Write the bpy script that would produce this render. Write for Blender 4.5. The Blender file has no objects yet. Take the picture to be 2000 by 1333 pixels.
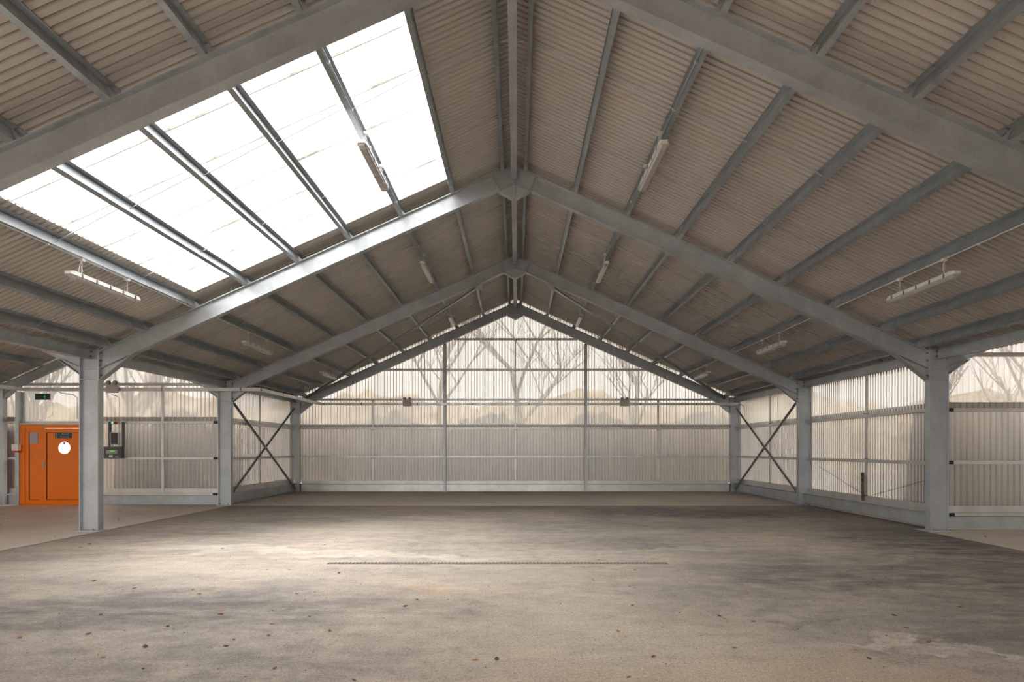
import bpy, bmesh, math, random
from mathutils import Vector, Matrix

# ------------------------------------------------------------------ camera, world, light, exposure
sc = bpy.context.scene
COL = sc.collection
CAM = Vector((0.05, 0.0, 1.55))
cd = bpy.data.cameras.new('camera'); cam = bpy.data.objects.new('camera', cd); COL.objects.link(cam)
cam.location = CAM; cam.rotation_euler = (math.radians(90), 0, 0)
cd.sensor_width = 36.0; cd.lens = 24.0; cd.shift_x = -0.0045; cd.shift_y = 0.106
cd.clip_start = 0.05; cd.clip_end = 400
sc.camera = cam
sc.view_settings.view_transform = 'Standard'; sc.view_settings.look = 'None'
sc.view_settings.gamma = 1.0; sc.view_settings.use_curve_mapping = False
sc.view_settings.exposure = 2.4
try:
    sc.cycles.max_bounces = 12; sc.cycles.diffuse_bounces = 6; sc.cycles.transparent_max_bounces = 16
    sc.cycles.sample_clamp_indirect = 6.0; sc.cycles.caustics_reflective = False; sc.cycles.caustics_refractive = False
except Exception:
    pass
W = bpy.data.worlds.new('overcast_sky'); sc.world = W; W.use_nodes = True
nt = W.node_tree; nt.nodes.clear()
wo = nt.nodes.new('ShaderNodeOutputWorld'); bg = nt.nodes.new('ShaderNodeBackground')
tc = nt.nodes.new('ShaderNodeTexCoord'); sx = nt.nodes.new('ShaderNodeSeparateXYZ'); cr = nt.nodes.new('ShaderNodeValToRGB')
nt.links.new(tc.outputs['Generated'], sx.inputs[0]); nt.links.new(sx.outputs['Z'], cr.inputs[0])
cr.color_ramp.elements[0].position = 0.0; cr.color_ramp.elements[0].color = (0.84, 0.82, 0.79, 1)
cr.color_ramp.elements[1].position = 0.8; cr.color_ramp.elements[1].color = (0.99, 0.99, 1.0, 1)
nt.links.new(cr.outputs[0], bg.inputs[0]); bg.inputs[1].default_value = 1.35
nt.links.new(bg.outputs[0], wo.inputs[0])
sd = bpy.data.lights.new('sun', 'SUN'); sun = bpy.data.objects.new('sun', sd); COL.objects.link(sun)
sd.energy = 6.0; sd.angle = math.radians(55); sd.color = (1.0, 0.975, 0.95)
sun.rotation_euler = (math.radians(18), math.radians(-8), 0); sun.location = (-20, -5, 30)

# ------------------------------------------------------------------ materials
def mat(name):
    m = bpy.data.materials.new(name); m.use_nodes = True
    t = m.node_tree; t.nodes.clear()
    o = t.nodes.new('ShaderNodeOutputMaterial')
    return m, t, o
def N(t, kind, **kw):
    n = t.nodes.new('ShaderNode' + kind)
    for k, v in kw.items():
        if k in n.inputs: n.inputs[k].default_value = v
        else: setattr(n, k, v)
    return n
def ramp(t, fac, stops):
    r = t.nodes.new('ShaderNodeValToRGB'); e = r.color_ramp.elements
    while len(e) < len(stops): e.new(0.5)
    for i, (p, c) in enumerate(stops):
        e[i].position = p; e[i].color = (c[0], c[1], c[2], 1) if len(c) == 3 else c
    t.links.new(fac, r.inputs[0]); return r.outputs[0]
def pb(name, col, rough=0.5, metal=0.0, spec=0.5, var=0.12, scale=3.0, bump=0.0, emit=None, es=1.0):
    m, t, o = mat(name)
    b = N(t, 'BsdfPrincipled'); b.inputs['Roughness'].default_value = rough; b.inputs['Metallic'].default_value = metal
    b.inputs['Specular IOR Level'].default_value = spec
    co = N(t, 'TexCoord'); n = N(t, 'TexNoise', Scale=scale, Detail=5.0, Roughness=0.6)
    t.links.new(co.outputs['Object'], n.inputs['Vector'])
    lo = [c * (1 - var) for c in col]; hi = [min(1, c * (1 + var)) for c in col]
    t.links.new(ramp(t, n.outputs['Fac'], [(0.3, lo), (0.7, hi)]), b.inputs['Base Color'])
    if bump:
        bp = N(t, 'Bump', Strength=bump, Distance=0.01); t.links.new(n.outputs['Fac'], bp.inputs['Height']); t.links.new(bp.outputs[0], b.inputs['Normal'])
    if emit:
        b.inputs['Emission Color'].default_value = (*emit, 1); b.inputs['Emission Strength'].default_value = es
    t.links.new(b.outputs[0], o.inputs[0])
    return m
def galv(name, col, rough=0.42, metal=0.55, spangle=0.10):
    m, t, o = mat(name); b = N(t, 'BsdfPrincipled'); b.inputs['Metallic'].default_value = metal
    co = N(t, 'TexCoord')
    v = N(t, 'TexVoronoi', Scale=38.0); n = N(t, 'TexNoise', Scale=1.6, Detail=6.0, Roughness=0.65); n2 = N(t, 'TexNoise', Scale=9.0, Detail=4.0)
    for q in (v, n, n2): t.links.new(co.outputs['Object'], q.inputs['Vector'])
    base = ramp(t, n.outputs['Fac'], [(0.3, [c * 0.82 for c in col]), (0.7, [min(1, c * 1.15) for c in col])])
    mx = N(t, 'MixRGB', blend_type='MULTIPLY'); mx.inputs[0].default_value = 1.0
    sp = ramp(t, v.outputs['Color'], [(0.0, (1 - spangle,) * 3), (1.0, (1.0, 1.0, 1.0))])
    t.links.new(base, mx.inputs[1]); t.links.new(sp, mx.inputs[2]); t.links.new(mx.outputs[0], b.inputs['Base Color'])
    rr = ramp(t, n2.outputs['Fac'], [(0.3, (rough - 0.07,) * 3), (0.7, (rough + 0.12,) * 3)]); t.links.new(rr, b.inputs['Roughness'])
    t.links.new(b.outputs[0], o.inputs[0]); return m
def sheet(name, col, clear, trans, gloss_rough=0.22, dirt=None, spec=1.0, edge=0.0, flank=(0.30, 0.25, 0.21), span=1.0):
    """thin translucent corrugated plastic: part scatters through, part straight through, part mirror"""
    m, t, o = mat(name)
    d = N(t, 'BsdfDiffuse'); tr = N(t, 'BsdfTranslucent'); tp = N(t, 'BsdfTransparent'); g = N(t, 'BsdfGlossy'); g.inputs['Roughness'].default_value = gloss_rough
    co = N(t, 'TexCoord'); mp = N(t, 'Mapping'); mp.inputs['Scale'].default_value = (1.0, 1.0, 0.25)
    t.links.new(co.outputs['Object'], mp.inputs[0])
    n = N(t, 'TexNoise', Scale=1.7, Detail=6.0, Roughness=0.7); t.links.new(mp.outputs[0], n.inputs['Vector'])
    c = ramp(t, n.outputs['Fac'], [(0.3, dirt or [x * 0.86 for x in col]), (0.62, col)])
    a = N(t, 'MixShader'); a.inputs[0].default_value = trans; t.links.new(d.outputs[0], a.inputs[1]); t.links.new(tr.outputs[0], a.inputs[2])
    lw = N(t, 'LayerWeight'); lw.inputs[0].default_value = 0.5
    # longer path through the plastic where it is seen edge-on: the rib flanks let less light through
    pth = ramp(t, lw.outputs['Facing'], [(0.44, (1, 1, 1)), (0.66, flank)])
    cm = N(t, 'MixRGB', blend_type='MULTIPLY'); cm.inputs[0].default_value = 1.0; t.links.new(c, cm.inputs[1]); t.links.new(pth, cm.inputs[2])
    for q in (d, tr, tp): t.links.new(cm.outputs[0], q.inputs[0])
    mr = N(t, 'MapRange'); mr.inputs['From Max'].default_value = span; mr.inputs['To Min'].default_value = clear; mr.inputs['To Max'].default_value = clear * edge
    t.links.new(lw.outputs['Facing'], mr.inputs['Value'])
    bb = N(t, 'MixShader'); t.links.new(mr.outputs[0], bb.inputs[0]); t.links.new(a.outputs[0], bb.inputs[1]); t.links.new(tp.outputs[0], bb.inputs[2])
    fr = N(t, 'Fresnel'); fr.inputs[0].default_value = 1.5
    mu = N(t, 'Math', operation='MULTIPLY'); mu.inputs[1].default_value = spec; t.links.new(fr.outputs[0], mu.inputs[0])
    cc = N(t, 'MixShader'); t.links.new(mu.outputs[0], cc.inputs[0]); t.links.new(bb.outputs[0], cc.inputs[1]); t.links.new(g.outputs[0], cc.inputs[2])
    t.links.new(cc.outputs[0], o.inputs[0]); return m

M = {}
M['steel'] = galv('galvanised_steel', (0.50, 0.53, 0.55), metal=0.5)
M['purlin'] = galv('purlin_steel', (0.42, 0.46, 0.49), rough=0.38, metal=0.6, spangle=0.06)
M['rail'] = galv('rail_steel', (0.64, 0.63, 0.61), rough=0.38, metal=0.6, spangle=0.05)
M['dark_steel'] = pb('dark_bracket', (0.03, 0.03, 0.035), 0.5, 0.4)
M['bolt'] = pb('bolt_zinc', (0.22, 0.21, 0.2), 0.4, 0.8)
M['roof'] = pb('roof_sheet', (0.60, 0.56, 0.515), 0.5, 0.1, var=0.06, scale=0.8)
M['upper'] = sheet('clear_ribbed_sheet', (0.88, 0.835, 0.77), 0.125, 0.16)
M['lower'] = sheet('milky_ribbed_sheet', (0.50, 0.455, 0.40), 0.20, 0.28, spec=2.2, gloss_rough=0.3, flank=(0.40, 0.36, 0.34), span=0.6)
M['sky'] = sheet('rooflight_sheet', (0.95, 0.955, 0.95), 0.03, 0.72, gloss_rough=0.35, edge=0.7, spec=0.5, flank=(0.9, 0.9, 0.9))
M['lap'] = sheet('rooflight_lap', (0.16, 0.15, 0.10), 0.0, 0.5, dirt=(0.9, 0.9, 0.86))
M['white'] = pb('white_plastic', (0.80, 0.79, 0.76), 0.4, var=0.04)
M['diffuser'] = pb('grey_diffuser', (0.50, 0.47, 0.45), 0.18, var=0.06)
M['tube'] = pb('lamp_tube', (0.85, 0.84, 0.8), 0.3, var=0.02)
M['orange'] = pb('orange_paint', (0.98, 0.22, 0.006), 0.36, var=0.05, scale=1.3)
M['orange_dark'] = pb('orange_seal', (0.10, 0.02, 0.004), 0.6)
M['black'] = pb('black_plastic', (0.02, 0.02, 0.024), 0.35)
M['grey'] = pb('grey_box', (0.10, 0.10, 0.105), 0.5)
M['lightgrey'] = pb('light_grey_box', (0.42, 0.41, 0.40), 0.45)
M['beige'] = pb('beige_box', (0.56, 0.51, 0.46), 0.5)
M['grate'] = pb('drain_grate', (0.30, 0.265, 0.225), 0.6)
M['paper'] = pb('notice_paper', (0.50, 0.47, 0.50), 0.6, var=0.03)
M['ink'] = pb('print_ink', (0.22, 0.20, 0.23), 0.7)
M['sign_green'] = pb('sign_green', (0.0, 0.075, 0.06), 0.45)
M['sign_blue'] = pb('sign_blue', (0.004, 0.015, 0.08), 0.45)
M['sign_white'] = pb('sign_white', (0.55, 0.60, 0.60), 0.5)
M['lcd'] = pb('green_lcd', (0.02, 0.12, 0.02), 0.3, emit=(0.10, 0.8, 0.08), es=0.12)
M['led_green'] = pb('green_led', (0.0, 0.6, 0.3), 0.3, emit=(0.02, 1.0, 0.35), es=1.2)
M['red'] = pb('red_plastic', (0.55, 0.05, 0.02), 0.4)
M['rust'] = pb('rusty_strap', (0.16, 0.11, 0.07), 0.7, var=0.5, scale=14)
M['bark'] = pb('bark', (0.10, 0.075, 0.05), 0.9, var=0.3)
M['hedge'] = pb('winter_hedge', (0.23, 0.185, 0.125), 0.95, var=0.45, scale=1.2)
M['brush'] = pb('brown_brush', (0.10, 0.075, 0.05), 0.95, var=0.4, scale=1.5)
M['evergreen'] = pb('blocking_shrub_leaves', (0.02, 0.03, 0.02), 0.9, var=0.5, scale=3)
M['ground'] = pb('gravel_ground', (0.075, 0.062, 0.05), 0.95, var=0.3, scale=0.5)
for k, c in dict(orange=(0.50, 0.17, 0.05), brown=(0.20, 0.10, 0.055), dark=(0.055, 0.04, 0.035), yellow=(0.85, 0.50, 0.05), red=(0.27, 0.07, 0.04), pale=(0.6, 0.57, 0.5)).items():
    M['leaf_' + k] = pb(k + '_leaf', c, 0.7, var=0.25, scale=40)

def window_glass():
    m, t, o = mat('frosted_glass'); a = N(t, 'BsdfTranslucent'); a.inputs[0].default_value = (0.98, 0.98, 0.98, 1)
    b = N(t, 'BsdfTransparent'); g = N(t, 'BsdfGlossy'); g.inputs['Roughness'].default_value = 0.1
    x = N(t, 'MixShader'); x.inputs[0].default_value = 0.6; t.links.new(a.outputs[0], x.inputs[1]); t.links.new(b.outputs[0], x.inputs[2])
    y = N(t, 'MixShader'); y.inputs[0].default_value = 0.06; t.links.new(x.outputs[0], y.inputs[1]); t.links.new(g.outputs[0], y.inputs[2])
    t.links.new(y.outputs[0], o.inputs[0]); return m
M['glass'] = window_glass()

def tarmac():
    m, t, o = mat('worn_tarmac'); b = N(t, 'BsdfPrincipled'); co = N(t, 'TexCoord'); P = co.outputs['Object']
    def noise(scale, detail=5.0, rough=0.6, sc3=None, dist=0.0):
        n = N(t, 'TexNoise', Scale=scale, Detail=detail, Roughness=rough, Distortion=dist)
        if sc3:
            mp = N(t, 'Mapping'); mp.inputs['Scale'].default_value = sc3; t.links.new(P, mp.inputs[0]); t.links.new(mp.outputs[0], n.inputs['Vector'])
        else: t.links.new(P, n.inputs['Vector'])
        return n.outputs['Fac']
    def mix(fac, a, bb, mode='MIX'):
        x = N(t, 'MixRGB', blend_type=mode)
        for s, v in ((0, fac), (1, a), (2, bb)):
            if isinstance(v, (int, float)): x.inputs[s].default_value = v
            elif isinstance(v, tuple): x.inputs[s].default_value = (*v, 1)
            else: t.links.new(v, x.inputs[s])
        return x.outputs[0]
    warp = N(t, 'TexNoise', Scale=0.9, Detail=5.0, Roughness=0.6); t.links.new(P, warp.inputs['Vector'])
    sub = N(t, 'VectorMath', operation='SUBTRACT'); sub.inputs[1].default_value = (0.5, 0.5, 0.5); t.links.new(warp.outputs['Color'], sub.inputs[0])
    scl = N(t, 'VectorMath', operation='SCALE'); scl.inputs['Scale'].default_value = 2.6; t.links.new(sub.outputs[0], scl.inputs[0])
    add = N(t, 'VectorMath', operation='ADD'); t.links.new(P, add.inputs[0]); t.links.new(scl.outputs[0], add.inputs[1])
    def blob(cx, cy, rx, ry, rot=0.0, soft=0.6):
        mp = N(t, 'Mapping'); mp.vector_type = 'TEXTURE'
        mp.inputs['Location'].default_value = (cx, cy, 0); mp.inputs['Rotation'].default_value = (0, 0, rot); mp.inputs['Scale'].default_value = (rx, ry, 1)
        t.links.new(add.outputs[0], mp.inputs[0])
        ln = N(t, 'VectorMath', operation='LENGTH'); mz = N(t, 'VectorMath', operation='MULTIPLY'); mz.inputs[1].default_value = (1, 1, 0)
        t.links.new(mp.outputs[0], mz.inputs[0]); t.links.new(mz.outputs[0], ln.inputs[0])
        mr = N(t, 'MapRange'); mr.interpolation_type = 'SMOOTHSTEP'
        mr.inputs['From Min'].default_value = 1 - soft; mr.inputs['From Max'].default_value = 1 + soft * 0.5; mr.inputs['To Min'].default_value = 1; mr.inputs['To Max'].default_value = 0
        t.links.new(ln.outputs['Value'], mr.inputs['Value']); return mr.outputs[0]
    def times(f, k):
        x = N(t, 'Math', operation='MULTIPLY')
        t.links.new(f, x.inputs[0])
        if isinstance(k, (int, float)): x.inputs[1].default_value = k
        else: t.links.new(k, x.inputs[1])
        return x.outputs[0]
    big = noise(0.28, 6, 0.65, dist=0.6); mid = noise(1.3, 6, 0.7, sc3=(0.6, 1.6, 1)); fine = noise(38, 3, 0.8); grit = noise(120, 2, 0.9)
    c = ramp(t, big, [(0.34, (0.40, 0.36, 0.325)), (0.5, (0.55, 0.475, 0.40)), (0.66, (0.66, 0.56, 0.455))])
    c = mix(times(ramp(t, mid, [(0.42, (1, 1, 1)), (0.6, (0, 0, 0))]), 0.34), c, (0.25, 0.225, 0.21))
    mot = noise(4.5, 8, 0.75); c = mix(0.8, c, ramp(t, mot, [(0.35, (0.70, 0.70, 0.72)), (0.5, (1, 1, 1)), (0.66, (1.18, 1.16, 1.12))]), 'MULTIPLY')
    wig = ramp(t, noise(2.2, 7, 0.75, sc3=(0.7, 1.5, 1)), [(0.36, (0.15,) * 3), (0.6, (1.0,) * 3)])
    for (cx, cy, rx, ry, ro, so, st) in ((-3.9, 6.5, 3.4, .9, 0.08, 0.6, 0.95), (4.6, 8.2, 2.6, 1.8, -0.15, 0.6, 0.95), (4.6, 16.6, 3.4, 1.4, 0, 0.6, 0.95), (-2.2, 5.0, 1.4, .5, .1, .7, .6), (-6.0, 12.6, 1.6, 1.0, 0, .7, .7), (1.5, 13.6, 3.0, 1.0, .1, .8, .5), (1.0, 18.0, 4.0, .45, 0.0, 0.7, 0.5),
                                         (6.9, 11.2, 1.6, 2.8, 0, 0.6, 1.0), (1.4, 11.2, 2.6, 1.0, -0.2, 0.8, 0.6), (-4.6, 14.6, 2.4, .9, 0, .8, .6), (4.4, 5.9, 1.6, .7, .2, .7, .8), (2.6, 6.3, .28, .12, .2, .5, .7)):
        c = mix(times(times(blob(cx, cy, rx, ry, ro, so), wig), st), c, (0.17, 0.155, 0.15))
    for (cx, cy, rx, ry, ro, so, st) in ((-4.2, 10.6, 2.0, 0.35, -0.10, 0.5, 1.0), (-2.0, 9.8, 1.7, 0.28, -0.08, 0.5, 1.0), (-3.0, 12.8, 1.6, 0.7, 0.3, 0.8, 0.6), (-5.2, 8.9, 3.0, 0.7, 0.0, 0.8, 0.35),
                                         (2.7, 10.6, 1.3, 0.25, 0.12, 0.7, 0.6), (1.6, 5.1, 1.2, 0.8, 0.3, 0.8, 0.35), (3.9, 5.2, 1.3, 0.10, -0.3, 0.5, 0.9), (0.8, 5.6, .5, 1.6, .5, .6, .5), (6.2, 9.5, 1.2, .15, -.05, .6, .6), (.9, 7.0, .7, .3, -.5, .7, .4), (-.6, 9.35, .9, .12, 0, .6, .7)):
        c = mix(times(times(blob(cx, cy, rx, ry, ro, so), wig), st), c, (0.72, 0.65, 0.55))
    for (cx, cy, rx, ry, ro, so, st) in ((0.9, 5.2, 1.9, 1.3, -0.5, 0.8, 0.7), (-0.4, 8.2, 2.6, .7, 0, .9, .5), (1.9, 4.4, 1.2, .8, 0, .8, .6), (-5.0, 9.0, 2.6, .6, 0, .9, .5), (-3.0, 14.0, 3.0, .8, 0, .9, .5)):
        c = mix(times(times(blob(cx, cy, rx, ry, ro, so), wig), st), c, (0.70, 0.60, 0.48))
    for (cx, cy, rx, ry, ro, so, st) in ((-0.75, 7.45, 0.9, 0.22, 0.1, 0.7, 0.6), (2.6, 4.8, .8, .45, 0, .8, .5), (0.9, 4.3, 1.2, .9, 0.4, .8, .3)):
        c = mix(times(blob(cx, cy, rx, ry, ro, so), st), c, (0.55, 0.40, 0.28))
    c = mix(0.75, c, ramp(t, fine, [(0.36, (0.60, 0.60, 0.61)), (0.50, (1, 1, 1)), (0.68, (1.2, 1.19, 1.16))]), 'MULTIPLY')
    c = mix(0.8, c, ramp(t, grit, [(0.38, (0.5, 0.5, 0.5)), (0.60, (1.25, 1.25, 1.25))]), 'MULTIPLY')
    t.links.new(c, b.inputs['Base Color']); b.inputs['Roughness'].default_value = 0.72; b.inputs['Specular IOR Level'].default_value = 0.4
    bp = N(t, 'Bump', Strength=0.5, Distance=0.004); t.links.new(fine, bp.inputs['Height']); t.links.new(bp.outputs[0], b.inputs['Normal'])
    t.links.new(b.outputs[0], o.inputs[0]); return m
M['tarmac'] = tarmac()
M['concrete'] = pb('smooth_concrete', (0.84, 0.73, 0.63), 0.6, var=0.10, scale=0.7, bump=0.1)

# ------------------------------------------------------------------ mesh builder
class MB:
    def __init__(s): s.v = []; s.f = []
    def add(s, vs, fs):
        o = len(s.v); s.v += [tuple(p) for p in vs]; s.f += [tuple(i + o for i in f) for f in fs]; return s
    def box(s, x0, x1, y0, y1, z0, z1):
        return s.add([(x0, y0, z0), (x1, y0, z0), (x1, y1, z0), (x0, y1, z0), (x0, y0, z1), (x1, y0, z1), (x1, y1, z1), (x0, y1, z1)],
                     [(0, 3, 2, 1), (4, 5, 6, 7), (0, 1, 5, 4), (1, 2, 6, 5), (2, 3, 7, 6), (3, 0, 4, 7)])
    def loft(s, rings, closed=True, caps=True):
        n = len(rings[0]); vs = [p for r in rings for p in r]; fs = []
        for k in range(len(rings) - 1):
            for i in range(n if closed else n - 1):
                j = (i + 1) % n; fs.append((k * n + i, k * n + j, (k + 1) * n + j, (k + 1) * n + i))
        if caps and closed: fs += [tuple(range(n - 1, -1, -1)), tuple(range((len(rings) - 1) * n, len(rings) * n))]
        return s.add(vs, fs)
    def tube(s, pts, r, n=8):
        pts = [Vector(p) for p in pts]; rings = []
        for i, p in enumerate(pts):
            d = (pts[min(i + 1, len(pts) - 1)] - pts[max(i - 1, 0)]).normalized()
            a = d.cross(Vector((0, 0, 1)) if abs(d.z) < 0.9 else Vector((1, 0, 0))).normalized(); b = d.cross(a)
            rr = r[i] if isinstance(r, (list, tuple)) else r
            rings.append([p + (a * math.cos(2 * math.pi * k / n) + b * math.sin(2 * math.pi * k / n)) * rr for k in range(n)])
        return s.loft(rings)
    def build(s, name, m, parent=None, origin=None, smooth=False):
        me = bpy.data.meshes.new(name)
        off = Vector((0, 0, 0))
        if parent is not None: off = world_loc(parent)
        elif origin is not None: off = Vector(origin)
        me.from_pydata([tuple(Vector(p) - off) for p in s.v], [], s.f); me.update()
        bm = bmesh.new(); bm.from_mesh(me); bmesh.ops.recalc_face_normals(bm, faces=bm.faces); bm.to_mesh(me); bm.free()
        if smooth:
            for p in me.polygons: p.use_smooth = True
        me.materials.append(m)
        o = bpy.data.objects.new(name, me); COL.objects.link(o)
        if parent is not None: o.parent = parent
        else: o.location = off
        return o
def world_loc(o):
    v = Vector((0, 0, 0))
    while o is not None: v += o.location; o = o.parent
    return v
def tag(o, label=None, cat=None, group=None, kind=None):
    if label: o['label'] = label
    if cat: o['category'] = cat
    if group: o['group'] = group
    if kind: o['kind'] = kind
    return o
def thing(name, loc, label, cat, group=None):
    o = bpy.data.objects.new(name, None); COL.objects.link(o); o.location = loc; o.empty_display_size = 0.2
    return tag(o, label, cat, group)
def copy_tree(o, parent=None):
    c = o.copy(); COL.objects.link(c); c.parent = parent
    for ch in list(o.children): copy_tree(ch, c)
    return c
def moved(o, loc, label, group=None):
    c = copy_tree(o); c.location = loc; c['label'] = label
    if group: c['group'] = group
    return c
def PX(px, y): return (px - 1009) * y / 1333.0 + 0.05      # measured on the photograph, used as plain metres below
def PZ(py, y): return 1.55 + (878.5 - py) * y / 1333.0

# ------------------------------------------------------------------ dimensions
A = math.atan(0.447); CA, SA = math.cos(A), math.sin(A)
APEX, SL = 6.94, 0.447
XO, XI = 8.23, 7.87                    # column outer / inner face
RD = 0.342                              # rafter depth measured vertically
def zt(x): return APEX - SL * abs(x)   # top of rafter
HP = 0.172                              # purlin depth
def zr(x): return zt(x) + HP / CA      # underside of roof sheets
FR = [7.0, 13.0, 19.0, 25.0]
FN = ['foremost', 'second', 'third', 'rear']
SN = {-1: 'left', 1: 'right'}
BAYS = {0: 'foremost bay', 1: 'near bay', 2: 'middle bay', 3: 'rear bay'}
ORD = ['first', 'second', 'third', 'fourth', 'fifth', 'sixth', 'seventh', 'eighth', 'ninth', 'tenth', 'eleventh', 'twelfth', 'thirteenth', 'fourteenth', 'fifteenth', 'sixteenth', 'seventeenth', 'eighteenth', 'nineteenth', 'twentieth', 'twenty-first', 'twenty-second']
PITCH = 0.115
WR_L, WR_R = -11.25, 11.25             # ridges of the side wings
XW = 14.36                              # outer face of wing columns
def zwt(x):                            # top of wing rafters
    return 4.70 - SL * abs(abs(x) - 11.25)
def zwr(x): return zwt(x) + 0.19

# ------------------------------------------------------------------ setting: floor, roof, walls
Y0 = -5.0
f = MB(); f.add([(-8.0, Y0, 0), (8.45, Y0, 0), (8.45, 18.7, 0), (-8.0, 18.7, 0)], [(0, 1, 2, 3)])
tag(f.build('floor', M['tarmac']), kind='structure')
f = MB(); h = 0.006
f.add([(-8.45, 18.66, h), (8.45, 18.66, h), (8.45, 25.3, h), (-8.45, 25.3, h)], [(0, 1, 2, 3)])
f.add([(-14.7, Y0, h), (-7.8, Y0, h), (-7.8, 18.66, h), (-14.7, 18.66, h)], [(0, 1, 2, 3)])
f.add([(-14.7, 18.66, h), (-8.45, 18.66, h), (-8.45, 19.3, h), (-14.7, 19.3, h)], [(0, 1, 2, 3)])
f.add([(7.75, Y0, h), (14.7, Y0, h), (14.7, 13.3, h), (7.75, 13.3, h)], [(0, 1, 2, 3)])
tag(f.build('floor', M['concrete']), kind='structure')
f = MB(); f.add([(-90, -60, -0.03), (90, -60, -0.03), (90, 120, -0.03), (-90, 120, -0.03)], [(0, 1, 2, 3)])
tag(f.build('ground', M['ground']), kind='structure')

def prof(t0, t1, pitch=PITCH, pts=((0.0, 0), (0.052, 0), (0.065, 1), (0.102, 1)), phase=0.0):
    """(t, height 0..1) along a corrugated sheet"""
    out = []; k0 = math.floor((t0 - phase) / pitch); k1 = math.ceil((t1 - phase) / pitch)
    for k in range(k0, k1 + 1):
        for a, b in pts:
            t = phase + k * pitch + a
            if t0 <= t <= t1: out.append((t, b))
    if out[0][0] > t0: out.insert(0, (t0, out[0][1]))
    if out[-1][0] < t1: out.append((t1, out[-1][1]))
    return out
def roof_strip(mb, s, xa, xb, ya, yb, zf=zr, rib=0.040, extra=0.0, slope_sign=None):
    pr = prof(ya, yb, pts=((0.0, 0), (0.074, 0), (0.080, 1), (0.109, 1))); va = []; vb = []
    for t, b in pr:
        for X, L in ((xa, va), (xb, vb)):
            L.append((s * X, t, zf(X) + b * rib + extra))
    n = len(va); mb.add(va + vb, [(i, i + 1, n + i + 1, n + i) for i in range(n - 1)])
def wall_strip(mb, axis, c, ta, tb, z0, zfun, side, rib=0.032, off=0.0):
    """vertical ribs; axis 'x': wall in a plane y=c, t runs along x; axis 'y': plane x=c"""
    pr = prof(ta, tb); lo = []; hi = []
    for t, b in pr:
        d = c + side * (off + (1 - b) * rib)
        p = (t, d) if axis == 'x' else (d, t)
        lo.append((p[0], p[1], z0)); hi.append((p[0], p[1], max(z0, zfun(t))))
    n = len(lo); mb.add(lo + hi, [(i, i + 1, n + i + 1, n + i) for i in range(n - 1)])

SKX0, SKX1, SKY0, SKY1 = 1.20, 5.93, 7.36, 12.66
c = MB()
roof_strip(c, 1, 0.0, 8.5, Y0, 25.35)
roof_strip(c, -1, 0.0, SKX0, Y0, 25.35)
roof_strip(c, -1, SKX0, SKX1, Y0, SKY0); roof_strip(c, -1, SKX0, SKX1, SKY1, 25.35)
roof_strip(c, -1, SKX1, 8.5, Y0, 25.35)
for s, ye in ((-1, 19.35), (1, 13.35)):                       # side wings
    for xa, xb in ((8.3, 11.25), (11.25, 14.8)):
        roof_strip(c, s, xa, xb, Y0, ye, zf=zwr)
c.add([(-0.25, Y0, zr(.25) + .05), (0, Y0, zr(0) + .06), (0.25, Y0, zr(.25) + .05), (-0.25, 25.4, zr(.25) + .05), (0, 25.4, zr(0) + .06), (0.25, 25.4, zr(.25) + .05)], [(0, 1, 4, 3), (1, 2, 5, 4)])
tag(c.build('ceiling', M['roof']), kind='structure')

w = MB(); roof_strip(w, -1, SKX0 - .03, SKX1 + .05, SKY0 - .03, SKY1 + .03, extra=0.004)
win = tag(w.build('window_1', M['sky']), kind='structure')
for k, yl in enumerate((8.04, 8.96, 9.88, 10.80, 11.72)):
    l = MB(); roof_strip(l, -1, SKX0, SKX1, yl, yl + 0.022, extra=-0.004); l.build('sheet_lap', M['lap'], win)

# walls: lower milky band, upper clear band overlapping it
ZL0, ZL1, ZU0 = 0.34, 2.47, 2.33
def clad(name, spans, axis, cpl, side, zfun):
    lo = MB(); up = MB()
    for ta, tb in spans['lower']: wall_strip(lo, axis, cpl, ta, tb, ZL0, lambda t: min(ZL1, zfun(t)), side, off=0.0)
    for ta, tb in spans['upper']: wall_strip(up, axis, cpl, ta, tb, ZU0, zfun, side, off=0.006)
    o = tag(lo.build(name, M['lower']), kind='structure')
    u = up.build('upper_sheeting', M['upper'], o)
    return o
YB = 25.16
clad('wall_back', dict(lower=[(-8.3, 8.3)], upper=[(-8.3, 8.3)]), 'x', YB, 1, lambda t: zr(t) + 0.02)
clad('wall_right', dict(lower=[(13.2, 25.2)], upper=[(13.2, 25.2)]), 'y', 8.25, 1, lambda t: zr(8.25) + 0.02)
clad('wall_left', dict(lower=[(19.2, 25.2)], upper=[(19.2, 25.2)]), 'y', -8.25, -1, lambda t: zr(8.25) + 0.02)
clad('wall_wing_right', dict(lower=[(8.25, 14.5)], upper=[(8.25, 14.5)]), 'x', 13.26, 1, lambda t: zwr(t) + 0.02)
clad('wall_wing_left', dict(lower=[(-14.65, -13.82), (-11.80, -8.25)], upper=[(-14.65, -8.25)]), 'x', 19.26, 1, lambda t: zwr(t) + 0.02)
clad('wall_wing_right_side', dict(lower=[(Y0, 13.3)], upper=[(Y0, 13.3)]), 'y', 14.5, 1, lambda t: zwr(14.5) + 0.02)
clad('wall_wing_left_side', dict(lower=[(Y0, 19.3)], upper=[(Y0, 19.3)]), 'y', -14.65, -1, lambda t: zwr(14.6) + 0.02)

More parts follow.
